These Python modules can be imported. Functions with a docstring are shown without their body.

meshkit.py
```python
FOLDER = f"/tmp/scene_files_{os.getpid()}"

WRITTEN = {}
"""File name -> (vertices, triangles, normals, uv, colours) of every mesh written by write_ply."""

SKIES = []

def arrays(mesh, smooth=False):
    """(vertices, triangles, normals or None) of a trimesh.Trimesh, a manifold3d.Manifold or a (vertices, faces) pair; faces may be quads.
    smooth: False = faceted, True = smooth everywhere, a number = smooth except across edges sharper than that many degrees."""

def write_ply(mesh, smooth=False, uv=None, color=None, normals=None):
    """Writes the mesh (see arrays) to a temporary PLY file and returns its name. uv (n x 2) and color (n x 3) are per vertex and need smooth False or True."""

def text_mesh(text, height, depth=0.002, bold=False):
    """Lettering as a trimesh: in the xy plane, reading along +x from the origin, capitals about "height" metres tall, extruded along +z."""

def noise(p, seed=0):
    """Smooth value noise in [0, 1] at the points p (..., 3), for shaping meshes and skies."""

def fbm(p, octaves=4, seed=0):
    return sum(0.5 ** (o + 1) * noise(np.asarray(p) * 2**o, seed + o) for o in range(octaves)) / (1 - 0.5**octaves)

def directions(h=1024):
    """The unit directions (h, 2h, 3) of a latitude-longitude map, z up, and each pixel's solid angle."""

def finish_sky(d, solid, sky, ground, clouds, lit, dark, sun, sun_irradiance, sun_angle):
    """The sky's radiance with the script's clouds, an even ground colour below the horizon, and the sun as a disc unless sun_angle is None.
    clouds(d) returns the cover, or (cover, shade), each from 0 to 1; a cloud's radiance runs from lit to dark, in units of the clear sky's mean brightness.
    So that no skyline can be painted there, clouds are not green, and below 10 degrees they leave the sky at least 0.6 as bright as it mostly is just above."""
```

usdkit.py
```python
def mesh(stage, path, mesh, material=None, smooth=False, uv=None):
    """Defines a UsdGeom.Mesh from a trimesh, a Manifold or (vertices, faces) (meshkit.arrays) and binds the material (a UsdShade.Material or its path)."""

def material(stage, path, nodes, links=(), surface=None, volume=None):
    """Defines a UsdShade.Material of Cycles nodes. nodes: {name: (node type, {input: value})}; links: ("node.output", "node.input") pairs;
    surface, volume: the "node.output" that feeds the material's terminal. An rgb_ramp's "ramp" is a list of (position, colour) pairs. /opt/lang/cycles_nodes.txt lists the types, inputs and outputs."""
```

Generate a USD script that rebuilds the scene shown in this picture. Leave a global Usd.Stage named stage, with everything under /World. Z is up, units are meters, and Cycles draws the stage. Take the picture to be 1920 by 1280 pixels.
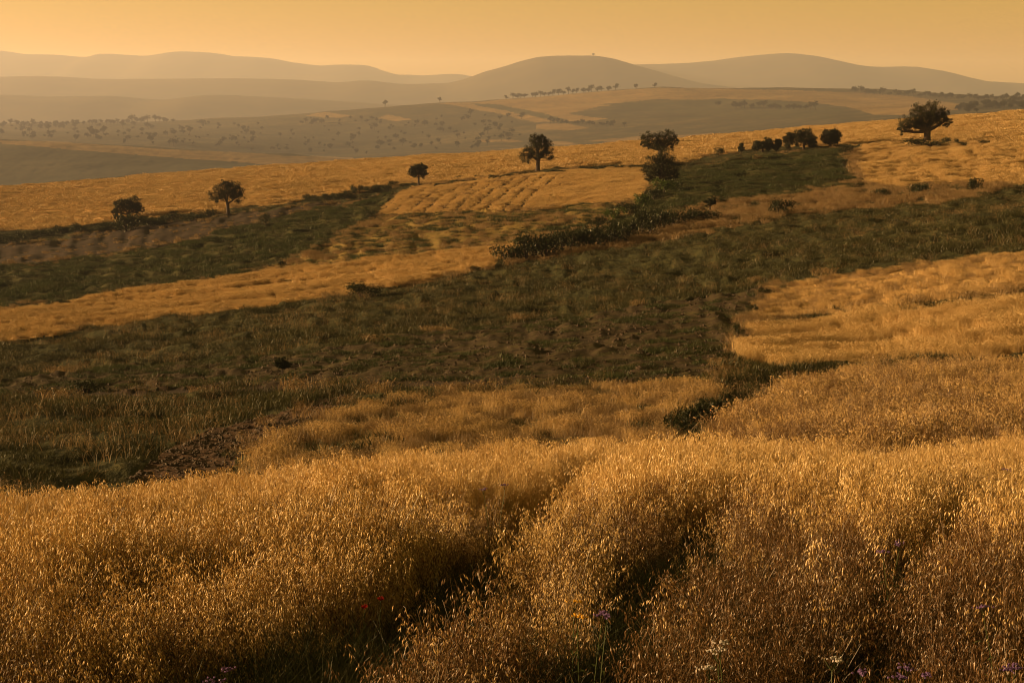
import math
import numpy as np
import usdkit
from meshkit import fbm, noise
from pxr import Gf, Sdf, Usd, UsdGeom, UsdLux, UsdShade, Vt
from scipy.interpolate import PchipInterpolator, RegularGridInterpolator

# ------------------------------------------------------------------ camera, sky, sun, exposure
stage = Usd.Stage.CreateInMemory()
UsdGeom.SetStageUpAxis(stage, 'Z')
UsdGeom.Xform.Define(stage, '/World')
UsdGeom.Scope.Define(stage, '/World/Looks')

FPX = 3045.0                                   # focal length in pixels of the 1920 wide photograph
PITCH = math.atan2(460.0, FPX)                 # the eye level lies 460 px above the middle
CP, SP = math.cos(PITCH), math.sin(PITCH)
cam = UsdGeom.Camera.Define(stage, '/World/camera')
cam.CreateHorizontalApertureAttr(36.0)
cam.CreateVerticalApertureAttr(24.0)
cam.CreateFocalLengthAttr(36.0 * FPX / 1920.0)
cam.CreateClippingRangeAttr(Gf.Vec2f(0.1, 60000.0))
cam.CreateExposureAttr(1.25)
cam.CreateFStopAttr(0.0)
UsdGeom.Xformable(cam).AddRotateXOp().Set(90.0 - math.degrees(PITCH))

SUN_EL, SUN_ROT = math.radians(11.0), math.radians(-84.0)
SUN_DIR = np.array([math.sin(SUN_ROT) * math.cos(SUN_EL), math.cos(SUN_ROT) * math.cos(SUN_EL), math.sin(SUN_EL)])
sun = UsdLux.DistantLight.Define(stage, '/World/sun')
sun.CreateIntensityAttr(1.25)
sun.CreateNormalizeAttr(True)
sun.CreateAngleAttr(0.5)
sun.CreateColorAttr(Gf.Vec3f(1.0, 0.655, 0.33))
UsdGeom.Xformable(sun).AddTransformOp().Set(Gf.Matrix4d(Gf.Rotation(Gf.Vec3d(0, 0, 1), Gf.Vec3d(*SUN_DIR)), Gf.Vec3d(0)))

sky = UsdLux.DomeLight.Define(stage, '/World/sky')
sky_mat = usdkit.material(stage, '/World/Looks/sky_look', {
    'sky': ('sky_texture', {'sky_type': 'single_scattering', 'sun_disc': False, 'sun_elevation': SUN_EL, 'sun_rotation': SUN_ROT,
                            'air_density': 1.0, 'aerosol_density': 1.0, 'ozone_density': 1.0}),
    'tint': ('mix', {'mix_type': 'multiply', 'fac': 1.0, 'color2': (1.0, 0.50, 0.07)}),
    'bg': ('background_shader', {'strength': 0.070}),
}, [('sky.color', 'tint.color1'), ('tint.color', 'bg.color')], surface='bg.background')
UsdShade.MaterialBindingAPI.Apply(sky.GetPrim()).Bind(sky_mat)


# ------------------------------------------------------------------ small helpers
used_names = {}


def free_name(name, parent='/World'):
    k = used_names.get((parent, name), 0)
    used_names[(parent, name)] = k + 1
    return f'{parent}/{name}' if k == 0 else f'{parent}/{name}_{k:03d}'


def tag(prim, label=None, cat=None, group=None, kind=None):
    prim = prim.GetPrim() if hasattr(prim, 'GetPrim') else prim
    for k, v in (('label', label), ('category', cat), ('group', group), ('kind', kind)):
        if v:
            prim.SetCustomDataByKey(k, v)
    return prim


def mesh_at(path, vf, mat, smooth=False):
    return usdkit.mesh(stage, path, (np.asarray(vf[0], float), np.asarray(vf[1], int)), mat, smooth=smooth)


def struct(name, vf, mat, label, cat, smooth=True, kind='structure'):
    return tag(mesh_at(free_name(name), vf, mat, smooth), label, cat, kind=kind)


def thing(name, label, cat, loc, group=None, rotz=0.0, scale=1.0):
    x = UsdGeom.Xform.Define(stage, free_name(name))
    x.AddTranslateOp().Set(Gf.Vec3d(*map(float, loc)))
    if rotz:
        x.AddRotateZOp().Set(float(rotz))
    if scale != 1.0:
        x.AddScaleOp().Set(Gf.Vec3f(*np.broadcast_to(np.asarray(scale, float), 3).tolist()))
    tag(x, label, cat, group)
    return x


def part(name, vf, mat, parent, smooth=False, label=None):
    p = str(parent.GetPath())
    m = mesh_at(free_name(name, p), vf, mat, smooth)
    if label:
        tag(m, label)
    return m


def copy_of(src, label, loc, rotz=0.0, scale=1.0):
    """Another thing under /World that references src, a hidden class prim with parts."""
    base = src.GetCustomDataByKey('kindname')
    x = UsdGeom.Xform.Define(stage, free_name(base))
    x.GetPrim().GetReferences().AddInternalReference(src.GetPath())
    x.GetPrim().SetInstanceable(True)
    x.ClearXformOpOrder()
    x.AddTranslateOp().Set(Gf.Vec3d(*map(float, loc)))
    x.AddRotateZOp().Set(float(rotz))
    x.AddScaleOp().Set(Gf.Vec3f(*np.broadcast_to(np.asarray(scale, float), 3).tolist()))
    return x


def join(parts):
    v, f, n = [], [], 0
    for a, b in parts:
        v.append(np.asarray(a, float)); f.append(np.asarray(b, int) + n); n += len(a)
    return np.vstack(v), np.vstack(f)


def ribbons(P, W, side):
    """P (N,S,3) centre lines, W (N,S) widths, side (N,3): N flat blades of 2(S-1) triangles."""
    N, S, _ = P.shape
    off = side[:, None, :] * (W[..., None] * 0.5)
    V = np.stack([P - off, P + off], 2).reshape(-1, 3)
    i = (np.arange(N)[:, None] * S + np.arange(S - 1)[None]) * 2
    q = np.stack([i, i + 1, i + 3, i + 2], -1).reshape(-1, 4)
    return V, np.vstack([q[:, [0, 1, 2]], q[:, [0, 2, 3]]])


def tubes(P, R, sides=3):
    """P (N,S,3), R (N,S): N tubes."""
    N, S, _ = P.shape
    T = np.gradient(P, axis=1)
    T /= np.linalg.norm(T, axis=2, keepdims=True) + 1e-12
    ref = np.where(np.abs(T[..., 2:3]) < 0.9, np.array([0, 0, 1.0]), np.array([1.0, 0, 0]))
    A = np.cross(T, ref); A /= np.linalg.norm(A, axis=2, keepdims=True) + 1e-12
    B = np.cross(T, A)
    an = np.arange(sides) * 2 * np.pi / sides
    V = P[:, :, None] + R[:, :, None, None] * (np.cos(an)[None, None, :, None] * A[:, :, None] + np.sin(an)[None, None, :, None] * B[:, :, None])
    n, s, k = np.meshgrid(np.arange(N), np.arange(S - 1), np.arange(sides), indexing='ij')
    b = n * S * sides
    q = np.stack([b + s * sides + k, b + s * sides + (k + 1) % sides, b + (s + 1) * sides + (k + 1) % sides, b + (s + 1) * sides + k], -1).reshape(-1, 4)
    return V.reshape(-1, 3), np.vstack([q[:, [0, 1, 2]], q[:, [0, 2, 3]]])


def spindles(C, D, L, W, sides=3):
    """Seed shapes: at C (N,3) pointing along D (N,3), length L and width W (N,)."""
    N = len(C)
    D = D / (np.linalg.norm(D, axis=1, keepdims=True) + 1e-12)
    ref = np.where(np.abs(D[:, 2:3]) < 0.9, np.array([0, 0, 1.0]), np.array([1.0, 0, 0]))
    A = np.cross(D, ref); A /= np.linalg.norm(A, axis=1, keepdims=True) + 1e-12
    B = np.cross(D, A)
    an = np.arange(sides) * 2 * np.pi / sides
    ring = C[:, None] + D[:, None] * (L * 0.4)[:, None, None] + (W * 0.5)[:, None, None] * (np.cos(an)[None, :, None] * A[:, None] + np.sin(an)[None, :, None] * B[:, None])
    V = np.concatenate([C[:, None], ring, (C + D * L[:, None])[:, None]], 1)
    k = np.arange(sides); k2 = (k + 1) % sides
    f = np.vstack([np.stack([0 * k, 1 + k2, 1 + k], 1), np.stack([0 * k + sides + 1, 1 + k, 1 + k2], 1)])
    F = (np.arange(N)[:, None, None] * (sides + 2) + f[None]).reshape(-1, 3)
    return V.reshape(-1, 3), F


# ------------------------------------------------------------------ the land's shape: guide lines over the photograph with their distances
def pix(u, v):
    """Photo pixel -> (a, t): sideways and vertical tangents per metre of forward distance."""
    X, Y = (np.asarray(u, float) - 960) / FPX, (640 - np.asarray(v, float)) / FPX
    d = CP + Y * SP
    return X / d, (-SP + Y * CP) / d


def to_pix(a, t):
    k = 1.0 / (CP - t * SP)                      # depth per forward metre
    return 960 + FPX * a * k, 640 - FPX * (SP + t * CP) * k


UU = np.array([-320, 0, 320, 640, 960, 1280, 1600, 1920, 2240], float)
AG = np.linspace(-0.44, 0.44, 661)
CROP = 1.05                                      # height of the oats in the foreground


def guide(v, y, off=0.0):
    v, y = np.broadcast_to(np.asarray(v, float), UU.shape), np.broadcast_to(np.asarray(y, float), UU.shape)
    a, t = pix(UU, v)
    o = np.argsort(a)
    z = t * y - np.broadcast_to(np.asarray(off, float), UU.shape)      # off: height of the crop whose top the line follows
    return PchipInterpolator(a[o], y[o], extrapolate=True)(AG), PchipInterpolator(a[o], z[o], extrapolate=True)(AG)


#        -320   0   320   640   960  1280  1600  1920  2240
GUIDES = [
    guide(2060, 3.0, CROP),
    guide(1560, 4.4, CROP),
    guide(1285, 6.0, CROP),
    guide([1045, 1045, 1040, 1035, 1030, 1025, 1020, 1020, 1020], 9.0, CROP),
    guide([955, 950, 938, 922, 907, 897, 890, 890, 890], 14.0, CROP),
    guide([938, 920, 884, 852, 830, 818, 818, 822, 822], [21, 21, 22, 23, 24, 24, 24, 24, 24], CROP),
    guide([985, 975, 945, 912, 893, 890, 836, 826, 826], [29, 29, 30, 31, 32, 31, 28.5, 28, 28], [1.05, 1.05, 1.05, 1.05, 1.05, 1.0, 1.25, 1.35, 1.35]),
    guide([955, 943, 910, 877, 846, 840, 800, 806, 806], [37, 37, 39, 42, 44, 40, 34, 31, 31], [0.6, 0.6, 0.6, 0.6, 0.6, 0.6, 0.8, 0.85, 0.85]),
    guide([825, 820, 805, 785, 770, 762, 735, 722, 722], [58, 58, 60, 58, 58, 52, 45, 42, 42], [0, 0, 0, 0.1, 0.3, 0.4, 0.75, 0.8, 0.8]),
    guide([745, 740, 735, 722, 716, 712, 700, 690, 690], [90, 88, 84, 78, 72, 66, 56, 50, 50], [0, 0, 0, 0, 0, 0, 0.6, 0.7, 0.7]),
    guide([650, 650, 640, 625, 615, 605, 600, 585, 580], [140, 136, 128, 118, 108, 98, 88, 80, 78], [0, 0, 0, 0, 0, 0, 0.45, 0.5, 0.5]),
    guide([585, 575, 555, 530, 505, 480, 450, 420, 410], [200, 195, 190, 180, 170, 160, 145, 132, 128], 0.0),
    guide([500, 495, 470, 435, 405, 385, 370, 350, 340], [280, 275, 265, 255, 245, 230, 220, 215, 210], 0.0),
    guide([450, 440, 405, 375, 335, 310, 290, 270, 262], [345, 340, 335, 330, 330, 330, 325, 320, 320], 0.0),
    guide([385, 373, 347, 322, 300, 276, 250, 226, 210], [470, 460, 450, 440, 430, 420, 410, 400, 400], 0.0),
    guide([369, 352, 328, 305, 286, 263, 236, 211, 193], [560, 560, 550, 540, 520, 510, 500, 490, 490], 0.0),
    guide([415, 400, 375, 350, 330, 310, 285, 258, 240], 1150, 0.0),
    guide([410, 400, 370, 350, 330, 310, 285, 260, 240], 1862, 0.0),
    guide([330, 325, 320, 318, 300, 280, 250, 225, 215], 2242, 0.0),
    guide([262, 263, 277, 297, 286, 262, 228, 205, 200], 2660, 0.0),
    guide([280, 280, 292, 308, 292, 265, 230, 207, 202], 3135, 0.0),
    guide([262, 262, 262, 285, 268, 243, 212, 197, 195], 3705, 0.0),
    guide([248, 247, 245, 245, 228, 205, 193, 188, 190], 4560, 0.0),
    guide([236, 234, 228, 208, 184, 164, 169, 180, 186], 5510, 0.0),
    guide([252, 250, 244, 226, 202, 182, 186, 196, 200], 6650, 0.0),
    guide([250, 250, 248, 240, 226, 215, 215, 215, 215], 8740, 0.0),
]
YG = np.exp(np.linspace(math.log(3.0), math.log(8740.0), 1620))
ZG = np.empty((len(AG), len(YG)))
for i in range(len(AG)):
    gy = np.array([g[0][i] for g in GUIDES]); gz = np.array([g[1][i] for g in GUIDES])
    ZG[i] = PchipInterpolator(np.log(gy), gz, extrapolate=True)(np.log(YG))
aa, yy = np.meshgrid(AG, YG, indexing='ij')
PX = aa * yy
rough = np.clip((yy - 26) / 60, 0, 1)
ZG += rough * (fbm(np.stack([PX / 9, yy / 14, 0 * yy], -1), 3, 5) - 0.5) * np.clip(0.0035 * yy, 0, 1.4)
ZG += np.clip((yy - 700) / 500, 0, 1) * (fbm(np.stack([PX / 247, yy / 340, 0 * yy], -1), 4, 9) - 0.5) * 17.0
TG = ZG / yy
HEIGHT = RegularGridInterpolator((AG, np.log(YG)), ZG, bounds_error=False, fill_value=None)


def ground_z(x, y):
    return HEIGHT(np.stack([np.asarray(x, float) / y, np.log(y)], -1))


def ground_at(u, v, y_from=27.0, y_to=560.0):
    """The land point that the photograph shows at pixel (u, v): the first one along its ray."""
    a, t = pix(u, v)
    i = int(np.clip(np.searchsorted(AG, a), 0, len(AG) - 1))
    s = (YG > y_from) & (YG < y_to)
    ys, ts = YG[s], TG[i][s]
    hit = np.nonzero(ts >= t)[0]
    k = hit[0] if len(hit) else int(np.argmax(ts))
    if 0 < k and len(hit) and ts[k] > ts[k - 1]:
        y = ys[k - 1] + (ys[k] - ys[k - 1]) * np.clip((t - ts[k - 1]) / (ts[k] - ts[k - 1]), 0, 1)
    else:
        y = ys[k]
    x = a * y
    return np.array([x, y, float(ground_z(x, y))])


def metres_per_px(y):
    return y * (CP + 0.1 * SP) / FPX


# ------------------------------------------------------------------ materials
def ground_mat(name, cols, scale=0.25, stretch=(1, 1, 1), fine=3.0, bump=0.35, dist=0.3, fine_amt=0.62, ref=0.0):
    """Earth or sward: two scales of noise through a ramp of the given colours, with fine relief."""
    n = len(cols)
    return usdkit.material(stage, '/World/Looks/' + name, {
        'geo': ('geometry', {}),
        'map': ('mapping', {'scale': stretch}),
        'n1': ('noise_texture', {'scale': scale, 'detail': 6.0, 'roughness': 0.6}),
        'n2': ('noise_texture', {'scale': fine, 'detail': 5.0, 'roughness': 0.65}),
        'm': ('mix', {'mix_type': 'mix', 'fac': fine_amt}),
        'st': ('map_range', {'from_min': 0.33, 'from_max': 0.67, 'to_min': 0.0, 'to_max': 1.0, 'clamp': True}),
        'r': ('rgb_ramp', {'ramp': [(i / (n - 1), c) for i, c in enumerate(cols)]}),
        'b': ('bump', {'strength': bump, 'distance': dist}),
        'p': ('principled_bsdf', {'roughness': 0.95, 'specular_ior_level': 0.1}),
    }, [('geo.position', 'map.vector'), ('map.vector', 'n1.vector'), ('map.vector', 'n2.vector'), ('n1.fac', 'm.color1'), ('n2.fac', 'm.color2'),
        ('m.color', 'st.value'), ('st.result', 'r.fac'), ('r.color', 'p.base_color'), ('n2.fac', 'b.height'), ('b.normal', 'p.normal')], surface='p.BSDF')


def leaf_mat(name, cols, scale=0.6, trans=0.3, gloss=0.04, fine=0.5):
    """Thin dry or green plant matter that lets some light through; its tone varies from blade to blade and from patch to patch."""
    n = len(cols)
    return usdkit.material(stage, '/World/Looks/' + name, {
        'geo': ('geometry', {}),
        'n1': ('noise_texture', {'scale': scale, 'detail': 4.0, 'roughness': 0.6}),
        'st': ('map_range', {'from_min': 0.3, 'from_max': 0.7, 'clamp': True}),
        'm': ('mix', {'fac': fine}),
        'r': ('rgb_ramp', {'ramp': [(i / (n - 1), c) for i, c in enumerate(cols)]}),
        'd': ('diffuse_bsdf', {}),
        't': ('translucent_bsdf', {}),
        'g': ('glossy_bsdf', {'roughness': 0.45, 'color': (0.9, 0.85, 0.7)}),
        'x': ('mix_closure', {'fac': trans}),
        'y': ('mix_closure', {'fac': gloss}),
    }, [('geo.position', 'n1.vector'), ('n1.fac', 'st.value'), ('st.result', 'm.color1'), ('geo.random_per_island', 'm.color2'), ('m.color', 'r.fac'),
        ('r.color', 'd.color'), ('r.color', 't.color'), ('d.BSDF', 'x.closure1'), ('t.BSDF', 'x.closure2'), ('x.closure', 'y.closure1'), ('g.BSDF', 'y.closure2')], surface='y.closure')


def plain_mat(name, c, rough=0.8):
    return usdkit.material(stage, '/World/Looks/' + name, {
        'geo': ('geometry', {}), 'n': ('noise_texture', {'scale': 9.0, 'detail': 4.0}),
        'r': ('rgb_ramp', {'ramp': [(0.3, tuple(0.6 * x for x in c)), (0.7, tuple(min(1, 1.3 * x) for x in c))]}),
        'p': ('principled_bsdf', {'roughness': rough, 'specular_ior_level': 0.2})},
        [('geo.position', 'n.vector'), ('n.fac', 'r.fac'), ('r.color', 'p.base_color')], surface='p.BSDF')


STRAW = [(0.42, 0.265, 0.090), (0.61, 0.425, 0.165), (0.74, 0.56, 0.28)]
M = {
    'straw_ground': ground_mat('straw_ground', [(0.20, 0.12, 0.042), (0.32, 0.20, 0.075), (0.43, 0.285, 0.115)], 0.12, (1, 0.35, 1), 2.0, 0.8, 0.35),
    'straw_ground_far': ground_mat('straw_ground_far', [(0.20, 0.115, 0.04), (0.36, 0.22, 0.08), (0.46, 0.30, 0.115)], 0.03, (0.35, 1, 1), 0.25, 0.5, 0.5),
    'scrub_ground': ground_mat('scrub_ground', [(0.05, 0.037, 0.015), (0.10, 0.068, 0.026), (0.20, 0.125, 0.05)], 0.1, (1, 0.5, 1), 2.4, 0.9, 0.35),
    'dark_grass_ground': ground_mat('dark_grass_ground', [(0.015, 0.015, 0.006), (0.030, 0.031, 0.011), (0.062, 0.054, 0.019)], 0.1, (1, 0.5, 1), 2.6, 0.9, 0.35),
    'green_ground': ground_mat('green_ground', [(0.022, 0.020, 0.008), (0.042, 0.040, 0.012), (0.080, 0.066, 0.022)], 0.1, (0.7, 1, 1), 2.2, 0.9, 0.4),
    'meadow_ground': ground_mat('meadow_ground', [(0.085, 0.070, 0.020), (0.15, 0.105, 0.032), (0.24, 0.15, 0.046)], 0.09, (0.6, 1, 1), 1.8, 0.9, 0.4),
    'ploughed_ground': ground_mat('ploughed_ground', [(0.022, 0.016, 0.009), (0.048, 0.034, 0.018), (0.070, 0.062, 0.020)], 0.35, (0.5, 1.3, 1), 2.6, 0.9, 0.3),
    'brown_ground': ground_mat('brown_ground', [(0.020, 0.013, 0.008), (0.031, 0.0205, 0.0125), (0.046, 0.030, 0.018)], 0.06, (0.5, 1, 1), 0.9, 0.4, 0.2),
    'earth_ground': ground_mat('earth_ground', [(0.030, 0.018, 0.011), (0.065, 0.038, 0.022), (0.12, 0.070, 0.040)], 0.8, (1, 1, 1), 5.0, 0.9, 0.15),
    'far_scrub': ground_mat('far_scrub', [(0.020, 0.021, 0.013), (0.034, 0.032, 0.019), (0.055, 0.046, 0.025), (0.16, 0.115, 0.055)], 0.0053, (0.5, 1, 1), 0.03, 0.3, 5.0),
    'far_straw': ground_mat('far_straw', [(0.11, 0.072, 0.032), (0.17, 0.112, 0.048), (0.23, 0.155, 0.068)], 0.0032, (0.4, 1, 1), 0.021, 0.2, 4.0),
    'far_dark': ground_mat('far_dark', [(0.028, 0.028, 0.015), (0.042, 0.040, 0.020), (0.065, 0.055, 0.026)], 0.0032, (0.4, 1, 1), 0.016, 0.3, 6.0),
    'hill_ground': ground_mat('hill_ground', [(0.036, 0.030, 0.017), (0.056, 0.045, 0.024), (0.085, 0.064, 0.032)], 0.0008, (0.5, 1, 1), 0.0048, 0.3, 15.0),
    'bark': plain_mat('bark', (0.050, 0.034, 0.022)),
    'soil': plain_mat('soil', (0.055, 0.037, 0.022)),
    'oat': leaf_mat('oat_straw', STRAW, 0.7, 0.28, 0.05),
    'oat_painted_light': leaf_mat('oat_painted_light', [(0.52, 0.35, 0.125), (0.68, 0.49, 0.20), (0.78, 0.60, 0.31)], 0.7, 0.32, 0.06),  # pale tone paints grazing sunlight onto the crest oats
    'oat_dark': leaf_mat('oat_brown_shade', [(0.11, 0.050, 0.014), (0.20, 0.105, 0.032), (0.33, 0.19, 0.062)], 0.7, 0.25, 0.05),  # brown oats, also used close by as painted shade
    'oat_stem': leaf_mat('oat_stem', [(0.085, 0.046, 0.015), (0.15, 0.085, 0.027), (0.27, 0.17, 0.057)], 0.7, 0.25, 0.04),
    'wheat': leaf_mat('wheat_straw', [(0.38, 0.25, 0.095), (0.54, 0.375, 0.155), (0.65, 0.48, 0.23)], 0.15, 0.25, 0.03),
    'weed': leaf_mat('dry_weed', [(0.15, 0.095, 0.040), (0.27, 0.175, 0.075), (0.42, 0.29, 0.135)], 0.3, 0.25, 0.03),
    'grass': leaf_mat('dark_grass', [(0.026, 0.026, 0.009), (0.051, 0.049, 0.016), (0.115, 0.092, 0.032)], 0.2, 0.25, 0.02),
    'green': leaf_mat('fresh_grass', [(0.023, 0.031, 0.010), (0.042, 0.052, 0.015), (0.090, 0.090, 0.028)], 0.2, 0.3, 0.02),
    'bright': leaf_mat('bright_leaf', [(0.035, 0.055, 0.010), (0.06, 0.085, 0.016), (0.09, 0.11, 0.024)], 0.3, 0.3, 0.02),
    'leaf': leaf_mat('tree_leaf', [(0.016, 0.017, 0.006), (0.032, 0.032, 0.011), (0.070, 0.060, 0.020)], 0.5, 0.15, 0.02),
    'bush': leaf_mat('bush_leaf', [(0.016, 0.020, 0.007), (0.028, 0.034, 0.011), (0.050, 0.050, 0.016)], 0.5, 0.18, 0.02),
    'far_leaf': leaf_mat('far_leaf', [(0.024, 0.024, 0.013), (0.042, 0.039, 0.020)], 0.05, 0.15, 0.0),
    'poppy': leaf_mat('poppy_petal', [(0.36, 0.012, 0.008), (0.50, 0.026, 0.014)], 5.0, 0.3, 0.02),
    'yarrow': leaf_mat('white_petal', [(0.40, 0.35, 0.30), (0.58, 0.52, 0.45)], 5.0, 0.25, 0.02),
    'purple': leaf_mat('purple_petal', [(0.13, 0.07, 0.18), (0.22, 0.13, 0.27)], 5.0, 0.3, 0.02),
    'yellow': leaf_mat('yellow_petal', [(0.70, 0.38, 0.03), (0.80, 0.50, 0.05)], 5.0, 0.3, 0.02),
    'stem': leaf_mat('green_stem', [(0.05, 0.065, 0.018), (0.09, 0.10, 0.03)], 2.0, 0.2, 0.02),
}

# ------------------------------------------------------------------ fields: outlines seen in the photograph, laid down on the land
import shapely
from shapely.geometry import Polygon

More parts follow.
